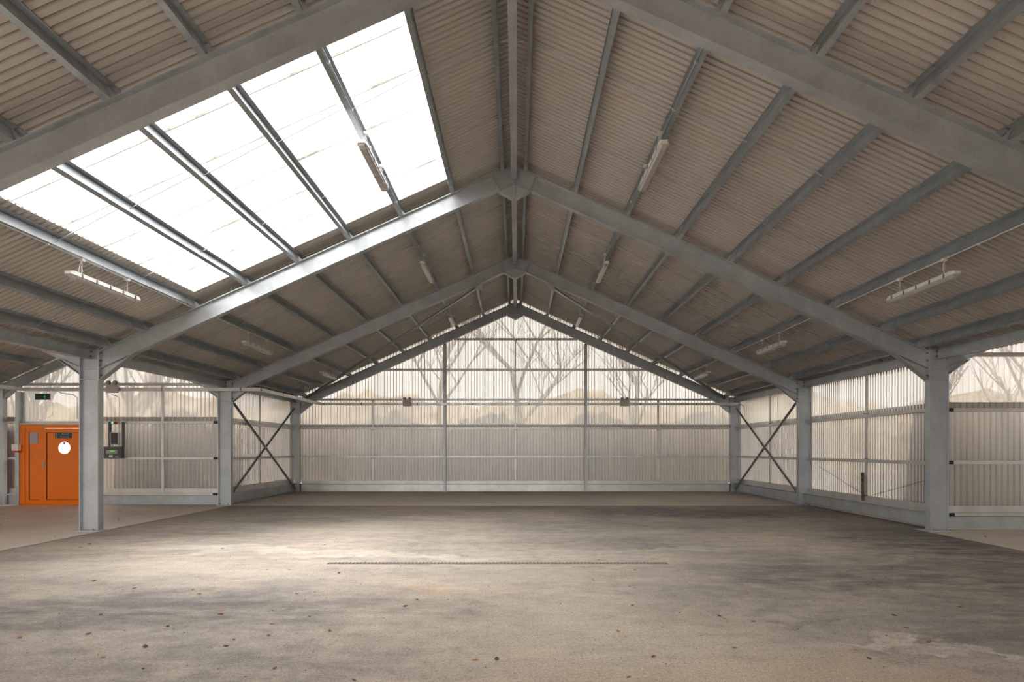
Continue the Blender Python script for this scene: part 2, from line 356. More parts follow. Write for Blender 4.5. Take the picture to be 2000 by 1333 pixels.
# concrete upstands added behind the base beams to stop light leaking in
m = MB(); m.box(8.20, 8.42, 13.3, 25.4, -.03, .335); m.box(14.45, 14.6, Y0, 13.4, -.03, .335); m.box(-14.8, -14.6, Y0, 19.4, -.03, .335); m.box(-8.42, -8.16, 19.3, 25.4, -.03, .30); m.box(-8.42, 8.42, 25.14, 25.4, -.03, .30)
m.box(8.42, 14.6, 13.18, 13.4, -.03, .28); m.box(-14.8, -13.82, 19.18, 19.4, -.03, .28); m.box(-11.8, -8.42, 19.18, 19.4, -.03, .28); m.box(-13.82, -11.8, 19.1, 19.4, -.03, .02)
tag(m.build('baseboard_light_stop', M['concrete']), kind='structure')
# end wall behind the viewer with its wide vehicle opening
m = MB()
def gable_piece(xa, xb, z0, zf):
    m.loft([[(xa, y, z0), (xb, y, z0), (xb, y, zf(xb)), (xa, y, zf(xa))] for y in (Y0, Y0 + .05)])
for s_ in (-1, 1):
    gable_piece(s_ * 6.2, s_ * 8.3, 0, zr)
    if s_ > 0: gable_piece(s_ * 8.3, s_ * 11.25, 0, zwr); gable_piece(s_ * 11.25, s_ * 14.5, 0, zwr)
    gable_piece(0, s_ * 6.2, 4.1, zr)
tag(m.build('wall_front', M['roof']), kind='structure')

# flashing strips that close the cladding against columns
def flashing(x0, x1, y0, y1, z0, z1):
    tag(MB().box(x0, x1, y0, y1, z0, z1).build('trim_1', M['rail']), kind='structure')
flashing(8.235, 8.31, 13.12, 13.25, 0, 3.4)
flashing(-8.33, -8.235, 19.10, 19.25, 0, 3.4)
flashing(-8.24, -8.18, 24.95, 25.15, 0.3, 3.3)
flashing(8.18, 8.24, 24.95, 25.15, 0.3, 3.3)

# ------------------------------------------------------------------ portal frames
def isec_vertical(mb, cx, cy, depth, width, z0, z1, tf=0.016, tw=0.010, along='x'):
    a, b = depth / 2, width / 2
    pts = [(-a, -b), (-a + tf, -b), (-a + tf, -tw / 2), (a - tf, -tw / 2), (a - tf, -b), (a, -b), (a, b), (a - tf, b), (a - tf, tw / 2), (-a + tf, tw / 2), (-a + tf, b), (-a, b)]
    if along == 'y': pts = [(q, p) for p, q in pts]
    mb.loft([[(cx + p, cy + q, z) for p, q in pts] for z in (z0, z1)])
def isec_slope(mb, xa, xb, cy, zfun, depth, width, tf=0.015, tw=0.009):
    b = width / 2
    pr = [(-b, 0), (b, 0), (b, -tf), (tw / 2, -tf), (tw / 2, -depth + tf), (b, -depth + tf), (b, -depth), (-b, -depth), (-b, -depth + tf), (-tw / 2, -depth + tf), (-tw / 2, -tf), (-b, -tf)]
    mb.loft([[(x, cy + p, zfun(x) + q) for p, q in pr] for x in (xa, xb)])
def hexbolt(mb, c, axis, r=0.016, h=0.02):
    c = Vector(c); d = {'x': Vector((1, 0, 0)), 'y': Vector((0, 1, 0)), 'z': Vector((0, 0, 1))}[axis] * h
    mb.tube([c - d, c + d], r, 6)

def column(fi, s, wing=False):
    y = FR[fi]
    cx = s * (XO + XI) / 2
    lab = f'grey steel I-section column on the {SN[s]} side, {FN[fi]} frame' if not wing else None
    t = thing('steel_column', (cx, y, 0), {(1, -1): 'large grey steel column left of centre, standing beside the orange door',
        (1, 1): 'large grey steel column nearest on the right, concrete floor behind it',
        (2, -1): 'grey steel column left, between the dark panel wall and the cross brace',
        (2, 1): 'grey steel column right, second from the back corner',
        (3, -1): 'slim-looking grey corner column where left and back walls meet',
        (3, 1): 'slim-looking grey corner column where right and back walls meet'}[(fi, s)], 'column', 'columns of the hall frames')
    m = MB(); isec_vertical(m, cx, y, XO - XI, 0.17, 0.015, 3.46); m.build('shaft', M['steel'], t)
    MB().box(cx - 0.22, cx + 0.22, y - 0.12, y + 0.12, 0, 0.018).build('base_plate', M['steel'], t)
    for z in (3.08, 2.88):
        for q in (-1, 1):
            MB().box(cx - 0.162, cx + 0.162, min(y + q * .006, y + q * .083), max(y + q * .006, y + q * .083), z - .006, z + .006).build('stiffener', M['steel'], t)
    for bx, by in ((-1, -1), (1, -1)):
        b = MB(); hexbolt(b, (cx + bx * 0.10, y - 0.1, 0.03), 'z'); b.build('anchor_bolt', M['bolt'], t)
    return t
def haunch_mesh(s, y, xin, zin, xc, zc, width, zfun, depth):
    """triangular haunch web plus its bottom flange from (xin,zin) to (xc,zc)"""
    web = MB(); a = [(xin, zfun(xin) - depth), (xc, zfun(xc) - depth), (xc, zc)]
    web.loft([[(s * x, y + q, z) for x, z in a] for q in (-0.005, 0.005)])
    d = Vector((xc - xin, 0, zc - (zfun(xin) - depth))).normalized(); n = Vector((d.z, 0, -d.x)) * 0.014
    if n.z > 0: n = -n
    z0 = zfun(xin) - depth
    fl = [(xin - d.x * .03, z0 - d.z * .03), (xc, zc), (xc, zc + n.z), (xin + n.x - d.x * .03, z0 + n.z - d.z * .03)]
    web.loft([[(s * x, y + q, z) for x, z in fl] for q in (-width / 2, width / 2)])
    return web
def rafter(fi, s):
    y = FR[fi]
    t = thing('steel_rafter', (s * XI, y, zt(XI)), f'long sloping grey steel I-beam rafter, {SN[s]} half of the {FN[fi]} roof frame', 'beam', 'main rafters of the hall')
    m = MB(); isec_slope(m, s * (XI - 0.02), s * 0.012, y, lambda x: zt(x), RD, 0.165); m.build('beam', M['steel'], t)
    haunch_mesh(s, y, 7.27, 0, XI - 0.02, 2.88, 0.165, zt, RD).build('eave_haunch', M['steel'], t)
    MB().box(min(s * (XI - .02), s * (XI - .001)), max(s * (XI - .02), s * (XI - .001)), y - .09, y + .09, 2.85, 3.475).build('end_plate', M['steel'], t)
    for z in (2.96, 3.10, 3.24, 3.38):
        for q in (-1, 1):
            b = MB(); hexbolt(b, (s * (XI - 0.03), y + q * 0.055, z), 'x'); b.build('bolt', M['bolt'], t)
    # apex
    ap = MB(); zb = lambda x: zt(x) - RD
    ap.loft([[(s * x, y + q, z) for x, z in ((0.012, zb(0.012)), (0.285, zb(0.285)), (0.012, 6.315))] for q in (-.005, .005)])
    ap.loft([[(s * x, y + q, z) for x, z in ((0.012, 6.315), (0.30, zb(0.30)), (0.30, zb(0.30) - .016), (0.012, 6.298))] for q in (-.0825, .0825)])
    ap.build('apex_haunch', M['steel'], t)
    MB().box(min(s * .001, s * .013), max(s * .001, s * .013), y - .085, y + .085, 6.29, 6.93).build('apex_plate', M['steel'], t)
    for q in (-1, 1):
        st = MB(); ya, yb = sorted((y + q * .005, y + q * .082))
        u = Vector((CA, 0, -SA)); n = Vector((SA, 0, CA)); p = Vector((0.285, 0, zb(0.285)))
        dd = RD * CA - 0.016
        quad = [p + n * .012, p + n * dd, p + n * dd + u * .01, p + n * .012 + u * .01]
        st.loft([[(s * v.x, yy, v.z) for v in quad] for yy in (ya, yb)]); st.build('stiffener', M['steel'], t)
    return t
for fi in (1, 2, 3):
    for s in (-1, 1): column(fi, s)
for fi in range(4):
    for s in (-1, 1): rafter(fi, s)

# wing rafters with their haunches against the main columns
def wing_rafter(s, y, label, far_col):
    t = thing('wing_rafter', (s * XO, y, 3.3), label, 'beam', 'rafters of the side wings')
    dp = 0.255
    m = MB(); isec_slope(m, s * (XO + .002), s * 11.25, y, lambda x: zwt(x), dp, 0.14); m.build('beam', M['steel'], t)
    m = MB(); isec_slope(m, s * 11.25, s * (14.18), y, lambda x: zwt(x), dp, 0.14); m.build('beam', M['steel'], t)
    web = MB(); z2 = zwt(8.6) - dp
    web.loft([[(s * x, y + q, z) for x, z in ((XO + .002, zwt(XO) - dp), (8.62, z2), (XO + .002, 2.98))] for q in (-.005, .005)])
    web.loft([[(s * x, y + q, z) for x, z in ((8.64, z2), (XO + .002, 2.98), (XO + .002, 2.965), (8.66, z2))] for q in (-.07, .07)])
    web.build('haunch', M['steel'], t)
    if far_col:
        web = MB(); web.loft([[(s * x, y + q, z) for x, z in ((14.18, zwt(14.18) - dp), (13.75, zwt(13.75) - dp), (14.18, 2.98))] for q in (-.005, .005)])
        web.loft([[(s * x, y + q, z) for x, z in ((13.73, zwt(13.73) - dp), (14.18, 2.98), (14.18, 2.965), (13.72, zwt(13.72) - dp - .012))] for q in (-.07, .07)])
        web.build('haunch', M['steel'], t)
wing_rafter(-1, 19.0, 'dark grey rafter of the left wing gable above the orange door', True)
wing_rafter(-1, 13.0, 'left wing rafter with dark haunch on the outside of the big left column', False)
wing_rafter(1, 13.0, 'right wing rafter with dark haunch on the outside of the big right column', False)
t = thing('steel_column', (-14.37, 19.0, 0), 'grey steel column at the far left edge, left of the orange door', 'column', 'columns of the hall frames')
m = MB(); isec_vertical(m, -14.37, 19.0, 0.36, 0.17, 0.015, 3.40); m.build('shaft', M['steel'], t)
MB().box(-14.58, -14.16, 18.88, 19.12, 0.006, 0.02).build('base_plate', M['steel'], t)

# eave beams between the columns
def eave_beam(s, bi):
    ya, yb = (1.0, FR[0]) if bi == 0 else (FR[bi - 1], FR[bi])
    t = thing('eave_beam', (s * 8.05, (ya + yb) / 2, 3.36), f'horizontal grey eave beam joining column tops on the {SN[s]}, {BAYS[bi]}', 'beam', 'eave beams')
    b = 0.055; z0, z1 = 3.265, 3.455; tf = .011; tw = .008
    pr = [(-b, z1), (b, z1), (b, z1 - tf), (tw / 2, z1 - tf), (tw / 2, z0 + tf), (b, z0 + tf), (b, z0), (-b, z0), (-b, z0 + tf), (-tw / 2, z0 + tf), (-tw / 2, z1 - tf), (-b, z1 - tf)]
    e = .03
    m = MB(); m.loft([[(s * 8.05 + p, y, z) for p, z in pr] for y in (ya + e, yb - e)]); m.build('beam', M['steel'], t)
    for y in (ya + .05, yb - .05):
        if y < 1.5: continue
        MB().box(s * 8.05 - .012, s * 8.05 + .012, y - .05, y + .05, 3.285, 3.435).build('end_cleat', M['steel'], t)
        for z in (3.32, 3.41):
            bb = MB(); hexbolt(bb, (s * 8.03, y, z), 'x'); bb.build('bolt', M['bolt'], t)
for s in (-1, 1):
    for bi in (1, 2, 3): eave_beam(s, bi)

# ridge tie
for bi in (1, 2, 3):
    ya, yb = FR[bi - 1], FR[bi]
    t = thing('ridge_tie', (0, (ya + yb) / 2, 6.72), f'square grey steel tube under the ridge, {BAYS[bi]}', 'beam', 'ridge ties')
    MB().box(-.056, .056, ya + .10, yb - .10, 6.67, 6.79).build('tube', M['steel'], t)
    for y in (ya + .05, yb - .05): MB().box(-.03, .03, y - .05, y + .05, 6.69, 6.77).build('end_plate', M['steel'], t)

# ------------------------------------------------------------------ purlins
PUR = [0.19, 1.14, 2.12, 3.10, 4.08, 5.05, 6.03, 7.00, 7.69]
def zed(s, X, zf, grow=0.0, fl=0.062, th=0.004):
    """zed outline in the xz plane: top flange points uphill, bottom flange downhill"""
    h = HP - 0.004; g = grow
    pts = [(fl + g, 0.018), (fl + g, -g), (-th / 2 - g, -g), (-th / 2 - g, h - th - g), (-fl, h - th - g), (-fl, h - .02), (-fl - th, h - .02), (-fl - th, h + g), (th / 2 + g, h + g), (th / 2 + g, th - g + .0), (fl + g - th, th - g), (fl + g - th, .018)]
    out = []
    for u, n in pts: out.append((s * (X + u * CA + n * SA), zf(X) - u * SA + n * CA))
    return out
def purlin(s, k, bi):
    X = PUR[k]
    ya, yb = (1.0, FR[0]) if bi == 0 else (FR[bi - 1], FR[bi])
    nm = 'beside the ridge' if k == 0 else (f'{ORD[k]} from the ridge' if k < 8 else 'lowest above the eave')
    t = thing('purlin', (s * X, (ya + yb) / 2, zt(X)), f'grey steel purlin, {nm}, {SN[s]} slope, {BAYS[bi]}', 'purlin', 'roof purlins')
    o = zed(s, X, zt); m = MB(); m.loft([[(x, y, z + .001) for x, z in o] for y in (ya + .01, yb - .01)]); m.build('zed_bar', M['purlin'], t)
    o2 = zed(s, X, zt, grow=0.0035)
    for y0, y1 in ((ya + .012, ya + .36), (yb - .36, yb - .012)):
        if y0 < 1.5: continue
        q = MB(); q.loft([[(x, y, z + .002) for x, z in o2] for y in (y0, y1)]); q.build('sleeve', M['steel'], t)
        yc = y0 + .03 if y0 < ya + .1 else y1 - .03
        cl = MB(); uu = Vector((CA * s, 0, -SA)); nn = Vector((SA * s, 0, CA)); p = Vector((s * X, 0, zt(X)))
        quad = [p - uu * .012 + nn * .002, p - uu * .012 + nn * .15, p - uu * .018 + nn * .15, p - uu * .075 + nn * .002]
        cl.loft([[(v.x, yy, v.z) for v in quad] for yy in (yc - .004, yc + .004)]); cl.build('cleat', M['steel'], t)
    return t
for bi in range(4):
    for s in (-1, 1):
        for k in range(9):
            if bi == 0 and k < 2: continue
            purlin(s, k, bi)
# sag rods
for bi in (1, 2, 3):
    for s in (-1, 1):
        for k in range(8):
            for j, fy in enumerate((1 / 3, 2 / 3)):
                if bi == 0 and j == 0: continue
                y = (FR[bi - 1] if bi else 1.0) + 6 * fy
                a, b = PUR[k], PUR[k + 1]
                za, zb = zt(a) + .11, zt(b) + .045
                o = MB().tube([(s * (a + .02), y, za), (s * (b + .0), y, zb)], 0.0065, 6).build('tie_rod', M['purlin'], origin=(s * (a + b) / 2, y, (za + zb) / 2))
                tag(o, f'thin steel rod, {ORD[k]} gap below the ridge, {SN[s]} slope, {BAYS[bi]}, {"nearer" if j == 0 else "farther"} row', 'rod', 'tie rods between purlins')
    for j, fy in enumerate((1 / 3, 2 / 3)):
        y = FR[bi - 1] + 6 * fy
        o = MB().tube([(-.20, y, 6.93), (.20, y, 6.93)], .006, 6).build('tie_rod', M['purlin'], origin=(0, y, 6.93))
        tag(o, f'short level rod across the ridge, {BAYS[bi]}, {"nearer" if j == 0 else "farther"} one', 'rod', 'tie rods between purlins')
# wing purlins (left wing, seen beneath the main eave)
for k, X in enumerate((12.15, 13.1, 14.0)):
    t = thing('purlin', (-X, 16, zwt(X)), f'grey purlin under the left wing roof, {["highest", "middle", "lowest"][k]} one left of its ridge', 'purlin', 'purlins of the left wing')
    m = MB(); m.loft([[(x, y, z + .001) for x, z in zed(-1, X, zwt)] for y in (13.05, 18.98)]); m.build('zed_bar', M['purlin'], t)
    m = MB(); m.loft([[(x, y, z + .002) for x, z in zed(-1, X, zwt, grow=.0035)] for y in (18.6, 18.97)]); m.build('sleeve', M['steel'], t)

# roof braces in the rear bay
for s in (-1, 1):
    t = thing('roof_brace', (s * 4.3, 22, 4.8), f'long round tube brace crossing under the {SN[s]} roof slope to the rear corner', 'brace', 'roof braces')
    MB().tube([(s * 1.0, 19.12, 6.10), (s * 7.62, 24.86, 3.42)], 0.05, 14).build('tube', M['steel'], t, smooth=True)
    MB().box(min(s * .9, s * 1.1), max(s * .9, s * 1.1), 19.08, 19.16, 6.02, 6.17).build('end_plate', M['steel'], t)
# cross braces, rear bay side walls
for s in (-1, 1):
    for k, (p, q) in enumerate((((19.10, 3.05), (24.90, 0.10)), ((19.10, 0.12), (24.90, 3.05)))):
        X = s * (8.02 + .05 * k) ; w_ = .04
        m = MB(); d = Vector((0, q[0] - p[0], q[1] - p[1])).normalized(); n = Vector((0, -d.z, d.y)) * w_
        P, Q = Vector((X, *p)), Vector((X, *q))
        m.loft([[a + n + Vector((-.006, 0, 0)), a + n + Vector((.006, 0, 0)), a - n + Vector((.006, 0, 0)), a - n + Vector((-.006, 0, 0))] for a in (P, Q)])
        m.loft([[a + n * .2 + Vector((0, 0, 0)), a + n * .2 + Vector((s * -.05, 0, 0)), a + n * .05 + Vector((s * -.05, 0, 0)), a + n * .05] for a in (P, Q)])
        o = m.build('cross_brace', M['steel'], origin=(X, 22, 1.55))
        tag(o, f'diagonal steel angle on the {SN[s]} wall, {"falling" if k == 0 else "rising"} towards the back corner', 'brace', 'cross braces')

# ------------------------------------------------------------------ wall rails, posts, base beams
def rail_x(name, x0, x1, y, z, h=0.07, d=0.13, label=None, group=None, cat='rail'):
    """C rail along x, open to the outside"""
    th = .005; m = MB(); pr = [(0, -h / 2), (d, -h / 2), (d, -h / 2 + th), (th, -h / 2 + th), (th, h / 2 - th), (d, h / 2 - th), (d, h / 2), (0, h / 2)]
    m.loft([[(x, y + p, z + q) for p, q in pr] for x in (x0, x1)])
    return tag(m.build(name, M['rail'], origin=((x0 + x1) / 2, y, z)), label, cat, group)
def rail_y(name, y0, y1, x, s, z, h=0.07, d=0.13, label=None, group=None, cat='rail'):
    th = .005; m = MB(); pr = [(0, -h / 2), (d, -h / 2), (d, -h / 2 + th), (th, -h / 2 + th), (th, h / 2 - th), (d, h / 2 - th), (d, h / 2), (0, h / 2)]
    m.loft([[(x + s * p, y, z + q) for p, q in pr] for y in (y0, y1)])
    return tag(m.build(name, M['rail'], origin=(x, (y0 + y1) / 2, z)), label, cat, group)
RZ = [1.285, 2.325, 3.38, 4.48, 5.60]
RNM = ['waist-high rail', 'door-high rail', 'eave-high rail', 'rail one above the eaves', 'topmost gable rail']
PX_POST = 2.58
def xroof(z): return (APEX - RD - z) / SL
ygr = 25.015
segs = [(-XI, -PX_POST, 'left part'), (-PX_POST, PX_POST, 'middle part'), (PX_POST, XI, 'right part')]
for zi, z in enumerate(RZ):
    for a, b, nm in segs:
        xm = xroof(z + 0.03) + .15
        if z > 3.3: a2, b2 = max(a, -xm), min(b, xm)
        else: a2, b2 = a, b
        if b2 - a2 < 0.3: continue
        e = 0.05
        rail_x('wall_rail', a2 + (e if abs(a2) < 3 else 0), b2 - (e if abs(b2) < 3 else 0), ygr, z, label=f'grey {RNM[zi]}, {nm} of the back wall', group='back wall rails')
for a, b, nm in segs:
    rail_x('base_rail', a + .05, b - .05, ygr, 0.345, h=.11, d=.11, label=f'grey strip rail under the sheets, {nm} of the back wall', group='back wall base rails')
    m = MB(); pr = [(-.02, .28), (.10, .28), (.10, .02), (-.02, .02), (-.02, .032), (.088, .032), (.088, .268), (-.02, .268)]
    pr = [(0.0, .015), (.012, .015), (.012, .262), (.09, .262), (.09, .275), (-.05, .275), (-.05, .262), (0, .262)]
    m.loft([[(x, ygr + p, z) for p, z in pr] for x in (a + .05, b - .05)])
    tag(m.build('base_beam', M['rail'], origin=((a + b) / 2, ygr, 0)), f'deep grey floor beam, {nm} of the back wall', 'beam', 'base beams')
for s in (-1, 1):
    X = s * PX_POST; zt_ = zt(X) - RD
    t = thing('gable_post', (X, 25.02, 0), f'slender grey wind post rising to the rafter, {SN[s]} of the back wall centre', 'post', 'gable posts')
    m = MB(); isec_vertical(m, X, 25.0, 0.15, 0.10, 0.02, zt_ - .06, tf=.008, tw=.007, along='y'); m.build('shaft', M['steel'], t)
    MB().box(X - .045, X + .045, 24.96, 25.04, zt_ - .10, zt_ + 0.0 - .02).build('head_bracket', M['bolt'], t)
    MB().box(X - .09, X + .09, 24.90, 25.10, .006, .022).build('base_plate', M['steel'], t)
for X, zz, nm in ((-5.22, 3.38, 'left third'), (0.0, 5.60, 'centre'), (5.25, 3.38, 'right third')):
    lv = [0.40] + [z for z in RZ if z <= zz + .01]
    t = thing('sag_strut', (X, 25.03, 0.4), f'thin vertical strut between rails, {nm} of the back wall', 'strut', 'vertical struts between rails')
    for a, b in zip(lv[:-1], lv[1:]):
        MB().box(X - .03, X + .03, 25.035, 25.055, a + .035, b - .035).build('strut_length', M['rail'], t)
        MB().box(X - .045, X + .045, 25.02, 25.07, b - .055, b - .0355).build('clip', M['bolt'], t)

# right wall (bays 2,3) and left wall (bay 3)
def side_wall(s, y0, y1, nm, gap):
    x = 8.07
    for z, rn in ((1.285, RNM[0]), (2.325, RNM[1])):
        rail_y('wall_rail', y0 + .10, y1 - .09, s * x, s, z, label=f'grey {rn} on the {SN[s]} wall, {nm}', group='side wall rails')
    rail_y('base_rail', y0 + .10, y1 - .09, s * 8.09, s, 0.40, h=.16, d=.10, label=f'grey strip rail under the sheets on the {SN[s]} wall, {nm}', group='side wall base rails')
    m = MB(); z0, z1 = (.07, .315) if gap else (.02, .315)
    pr = [(-.055, z1), (.055, z1), (.055, z1 - .011), (.005, z1 - .011), (.005, z0 + .011), (.055, z0 + .011), (.055, z0), (-.055, z0), (-.055, z0 + .011), (-.005, z0 + .011), (-.005, z1 - .011), (-.055, z1 - .011)]
    m.loft([[(s * 8.05 + p, y, z) for p, z in pr] for y in (y0 + .09, y1 - .09)])
    tag(m.build('base_beam', M['steel'], origin=(s * 8.05, (y0 + y1) / 2, 0)), f'deep grey floor beam under the {SN[s]} wall, {nm}', 'beam', 'base beams')
    ym = (y0 + y1) / 2 - .25
    t = thing('sag_strut', (s * 8.1, ym, .4), f'thin vertical strut between rails on the {SN[s]} wall, {nm}', 'strut', 'vertical struts between rails')
    for a, b in ((.48, 1.25), (1.32, 2.29), (2.36, 3.27)):
        MB().box(s * 8.13 - .02, s * 8.13 + .02, ym - .03, ym + .03, a, b).build('strut_length', M['rail'], t)
        MB().box(s * 8.11 - .03, s * 8.11 + .03, ym - .045, ym + .045, a, a + .02).build('clip', M['bolt'], t)
side_wall(1, 13, 19, 'middle bay', True); side_wall(1, 19, 25, 'rear bay', False); side_wall(-1, 19, 25, 'rear bay', False)
o = MB().box(8.045, 8.06, 15.72, 15.84, .36, 1.02).build('rusty_strap', M['rust'], origin=(8.05, 15.78, .36))
for z in (.97, .84): o2 = MB(); hexbolt(o2, (8.04, 15.78, z), 'x', r=.02); o2.build('bolt', M['dark_steel'], o)
tag(o, 'mottled rusty steel strap standing upright on the right wall base beam', 'strap')
for nm, (ya, za), (yb, zb) in (('nearer', (13.15, 1.02), (15.6, .50)), ('farther', (18.3, 1.1), (15.95, .50))):
    o = MB().tube([(8.16, ya, za), (8.16, yb, zb)], .005, 6).build('tension_wire', M['bolt'], origin=(8.16, (ya + yb) / 2, .7))
    tag(o, f'thin diagonal wire low on the right wall, {nm} of the pair', 'wire', 'tension wires')

# wing end walls
def wing_wall(s, y, xa, xb, side, door=False):
    yy = y + .10
    for z, rn in ((1.30, RNM[0]), (2.31, RNM[1]), (3.38, RNM[2])):
        spans = [(xa, xb)]
        if door and z < 2.2: spans = [(xa, 11.80), (13.86, xb)]
        for i, (a, b) in enumerate(spans):
            lab = f'grey {rn} on the {side} wing end wall'
            if len(spans) > 1: lab += [', right of the door', ', left of the door'][i]
            o = rail_x('wall_rail', min(s * a, s * b), max(s * a, s * b), yy, z, h=.068, d=.14, label=lab, group=f'{side} wing wall rails')
            if z < 3: MB().box(min(s * (a - .03), s * (a + .08)), max(s * (a - .03), s * (a + .08)), yy - .03, yy - .002, z - .035, z + .035).build('end_bracket', M['dark_steel'], o)
    for i, (a, b) in enumerate([(xa, 11.80), (13.86, xb)] if door else [(xa, xb)]):
        sfx = [', right of the door', ', left of the door'][i] if door else ''
        o = rail_x('base_rail', min(s * a, s * b), max(s * a, s * b), yy, .30, h=.055, d=.14, label=f'thin light rail above the {side} wing floor beam{sfx}', group=f'{side} wing base rails')
        MB().box(min(s * a, s * b), max(s * a, s * b), yy + .05, yy + .055, .33, .46).build('flashing', M['rail'], o)
        MB().box(min(s * (a - .03), s * (a + .10)), max(s * (a - .03), s * (a + .10)), yy - .03, yy - .002, .27, .33).build('end_bracket', M['dark_steel'], o)
        m = MB(); m.box(min(s * a, s * b), max(s * a, s * b), yy + .02, yy + .035, .008, .265); m.box(min(s * a, s * b), max(s * a, s * b), yy - .04, yy + .02, .252, .265)
        tag(m.build('base_beam', M['steel'], origin=(s * (a + b) / 2, yy, 0)), f'deep grey floor beam of the {side} wing end wall{sfx}', 'beam', 'base beams')
wing_wall(1, 13.0, 8.34, 14.4, 'right'); wing_wall(-1, 19.0, 8.34, 14.18, 'left', door=True)
t = thing('sag_strut', (-9.87, 19.1, .3), 'dark vertical strut between rails right of the control cabinet, left wing wall', 'strut', 'vertical struts between rails')
for a, b in ((.33, 1.26), (1.34, 2.27), (2.35, 3.34)):
    MB().box(-9.905, -9.835, 19.13, 19.16, a, b).build('strut_length', M['rail'], t)

# ------------------------------------------------------------------ hanging lamps
def chain(mb, x, y, z0, z1):
    n = max(3, int((z1 - z0) / 0.034)); st = (z1 - z0) / n
    for i in range(n):
        zc = z0 + (i + .5) * st; ring = []
        for a in range(8):
            th = 2 * math.pi * a / 8; u = math.cos(th) * .010; v = math.sin(th) * (st * .62)
            ring.append((x + (u if i % 2 else 0), y + (0 if i % 2 else u), zc + v))
        mb.tube(ring + [ring[0]], .0028, 5)
def lamp_proto(label):
    L = 0.86; t = thing('batten_lamp', (0, 0, 0), label, 'lamp', 'hanging batten lamps')
    def ring(y, w1, w2, z1, z2, n=0):
        return [(-w1, y, z1), (w1, y, z1), (w1 + .004, y, z1 - .03), (w2, y, z2), (-w2, y, z2), (-w1 - .004, y, z1 - .03)]
    m = MB(); m.loft([ring(-L, .042, .050, -.012, -.052), ring(-L + .07, .060, .072, 0, -.058), ring(L - .07, .060, .072, 0, -.058), ring(L, .042, .050, -.012, -.052)]); m.build('housing', M['white'], t)
    def r2(y, w, d): return [(-w, y, -.055), (w, y, -.055), (w * .96, y, -.055 - d * .6), (w * .6, y, -.055 - d), (-w * .6, y, -.055 - d), (-w * .96, y, -.055 - d * .6)]
    m = MB(); m.loft([r2(-L + .03, .045, .02), r2(-L + .10, .062, .055), r2(L - .10, .062, .055), r2(L - .03, .045, .02)]); m.build('diffuser', M['diffuser'], t)
    for yy in (-.66, -.33, 0, .33, .66):
        m = MB(); m.box(-.078, -.071, yy - .012, yy + .012, -.068, -.012); m.box(.071, .078, yy - .012, yy + .012, -.068, -.012); m.build('clip', M['bolt'], t)
    for yy in (-.56, .56):
        m = MB(); chain(m, 0, yy, 0, .20); m.build('chain', M['white'], t)
        MB().box(-.03, .03, yy - .03, yy + .03, .195, .235).build('ceiling_clip', M['white'], t)
    m = MB(); m.tube([(0.0, -.56, .2), (-.025, -.57, .14), (-.03, -.58, .06), (-.01, -.60, .0)], .005, 6); m.build('cable', M['white'], t)
    return t
lamps = []
for bi in (1, 2, 3):
    yc = FR[bi - 1] + 3.17
    for s in (-1, 1):
        for X, nm in ((6.07, 'outer'), (2.07, 'inner')):
            lamps.append((s * X, yc, zt(X) - .222, f'white tube lamp hung on chains, {nm} row on the {SN[s]}, {BAYS[bi]}'))
proto = None
for x, y, z, lab in lamps:
    if proto is None: proto = lamp_proto(lab); proto.location = (x, y, z)
    else: moved(proto, (x, y, z), lab)
# conduits along the purlins that carry the lamps
for bi in (1, 2, 3):
    for s in (-1, 1):
        for X, nm in ((6.03, 'outer'), (2.12, 'inner')):
            ya, yb = FR[bi - 1] + .25, FR[bi] - .25
            z = zt(X) - .012; xx = s * (X + .035 if nm == 'outer' else X - .02)
            t = thing('conduit', (xx, (ya + yb) / 2, z), f'thin cable conduit along the {nm} lamp row on the {SN[s]}, {BAYS[bi]}', 'conduit', 'conduits along the lamp rows')
            MB().tube([(xx, ya - .12, z + .0), (xx, ya, z), (xx, yb, z), (xx, yb + .12, z)], .0115, 8).build('pipe', M['white'] if nm == 'outer' else M['purlin'], t, smooth=True)
            for k in range(5):
                y = ya + (yb - ya) * (k + .5) / 5
                MB().box(xx - .018, xx + .018, y - .012, y + .012, z - .016, z + .014).build('saddle', M['white'], t)

# ------------------------------------------------------------------ cable tray
def tray(pts_a, pts_b, label, z=3.205, wd=.10, h=.09):
    a, b = Vector((*pts_a, z)), Vector((*pts_b, z)); d = (b - a).normalized(); n = Vector((-d.y, d.x, 0)) * wd / 2; u = Vector((0, 0, 1))
    m = MB(); th = .003
    pr = [(-1, -h / 2), (1, -h / 2), (1, h / 2), (.9, h / 2), (.9, -h / 2 + .008), (-.9, -h / 2 + .008), (-.9, h / 2), (-1, h / 2)]
    m.loft([[p + n * q + u * r for q, r in pr] for p in (a, b)])
    t = thing('cable_tray', ((a + b) / 2), label, 'cable tray', 'cable tray runs'); m.build('channel', M['lightgrey'] if False else M['rail'], t)
    L = (b - a).length; k = int(L / 1.0)
    for i in range(k):
        c_ = a + d * (i + .5) * L / k; e = d * .02
        q = MB(); nn = n * 1.06; q.loft([[c_ + e * sg - nn + u * (-h / 2 - .002), c_ + e * sg + nn + u * (-h / 2 - .002), c_ + e * sg + nn + u * (h / 2 + .004), c_ + e * sg - nn + u * (h / 2 + .004)] for sg in (-1, 1)])
        q.build('joint_clip', M['bolt'] if i % 2 else M['rail'], t)
    return t
tray((-13.5, 18.83), (-7.0, 18.83), 'long cable tray crossing in front of the left wing wall')
tray((-13.55, 13.0), (-13.55, 18.78), 'cable tray running towards the viewer at the far left edge')
tr = tray((-7.05, 18.89), (-7.05, 24.78), 'cable tray running back along the left side of the rear bay')
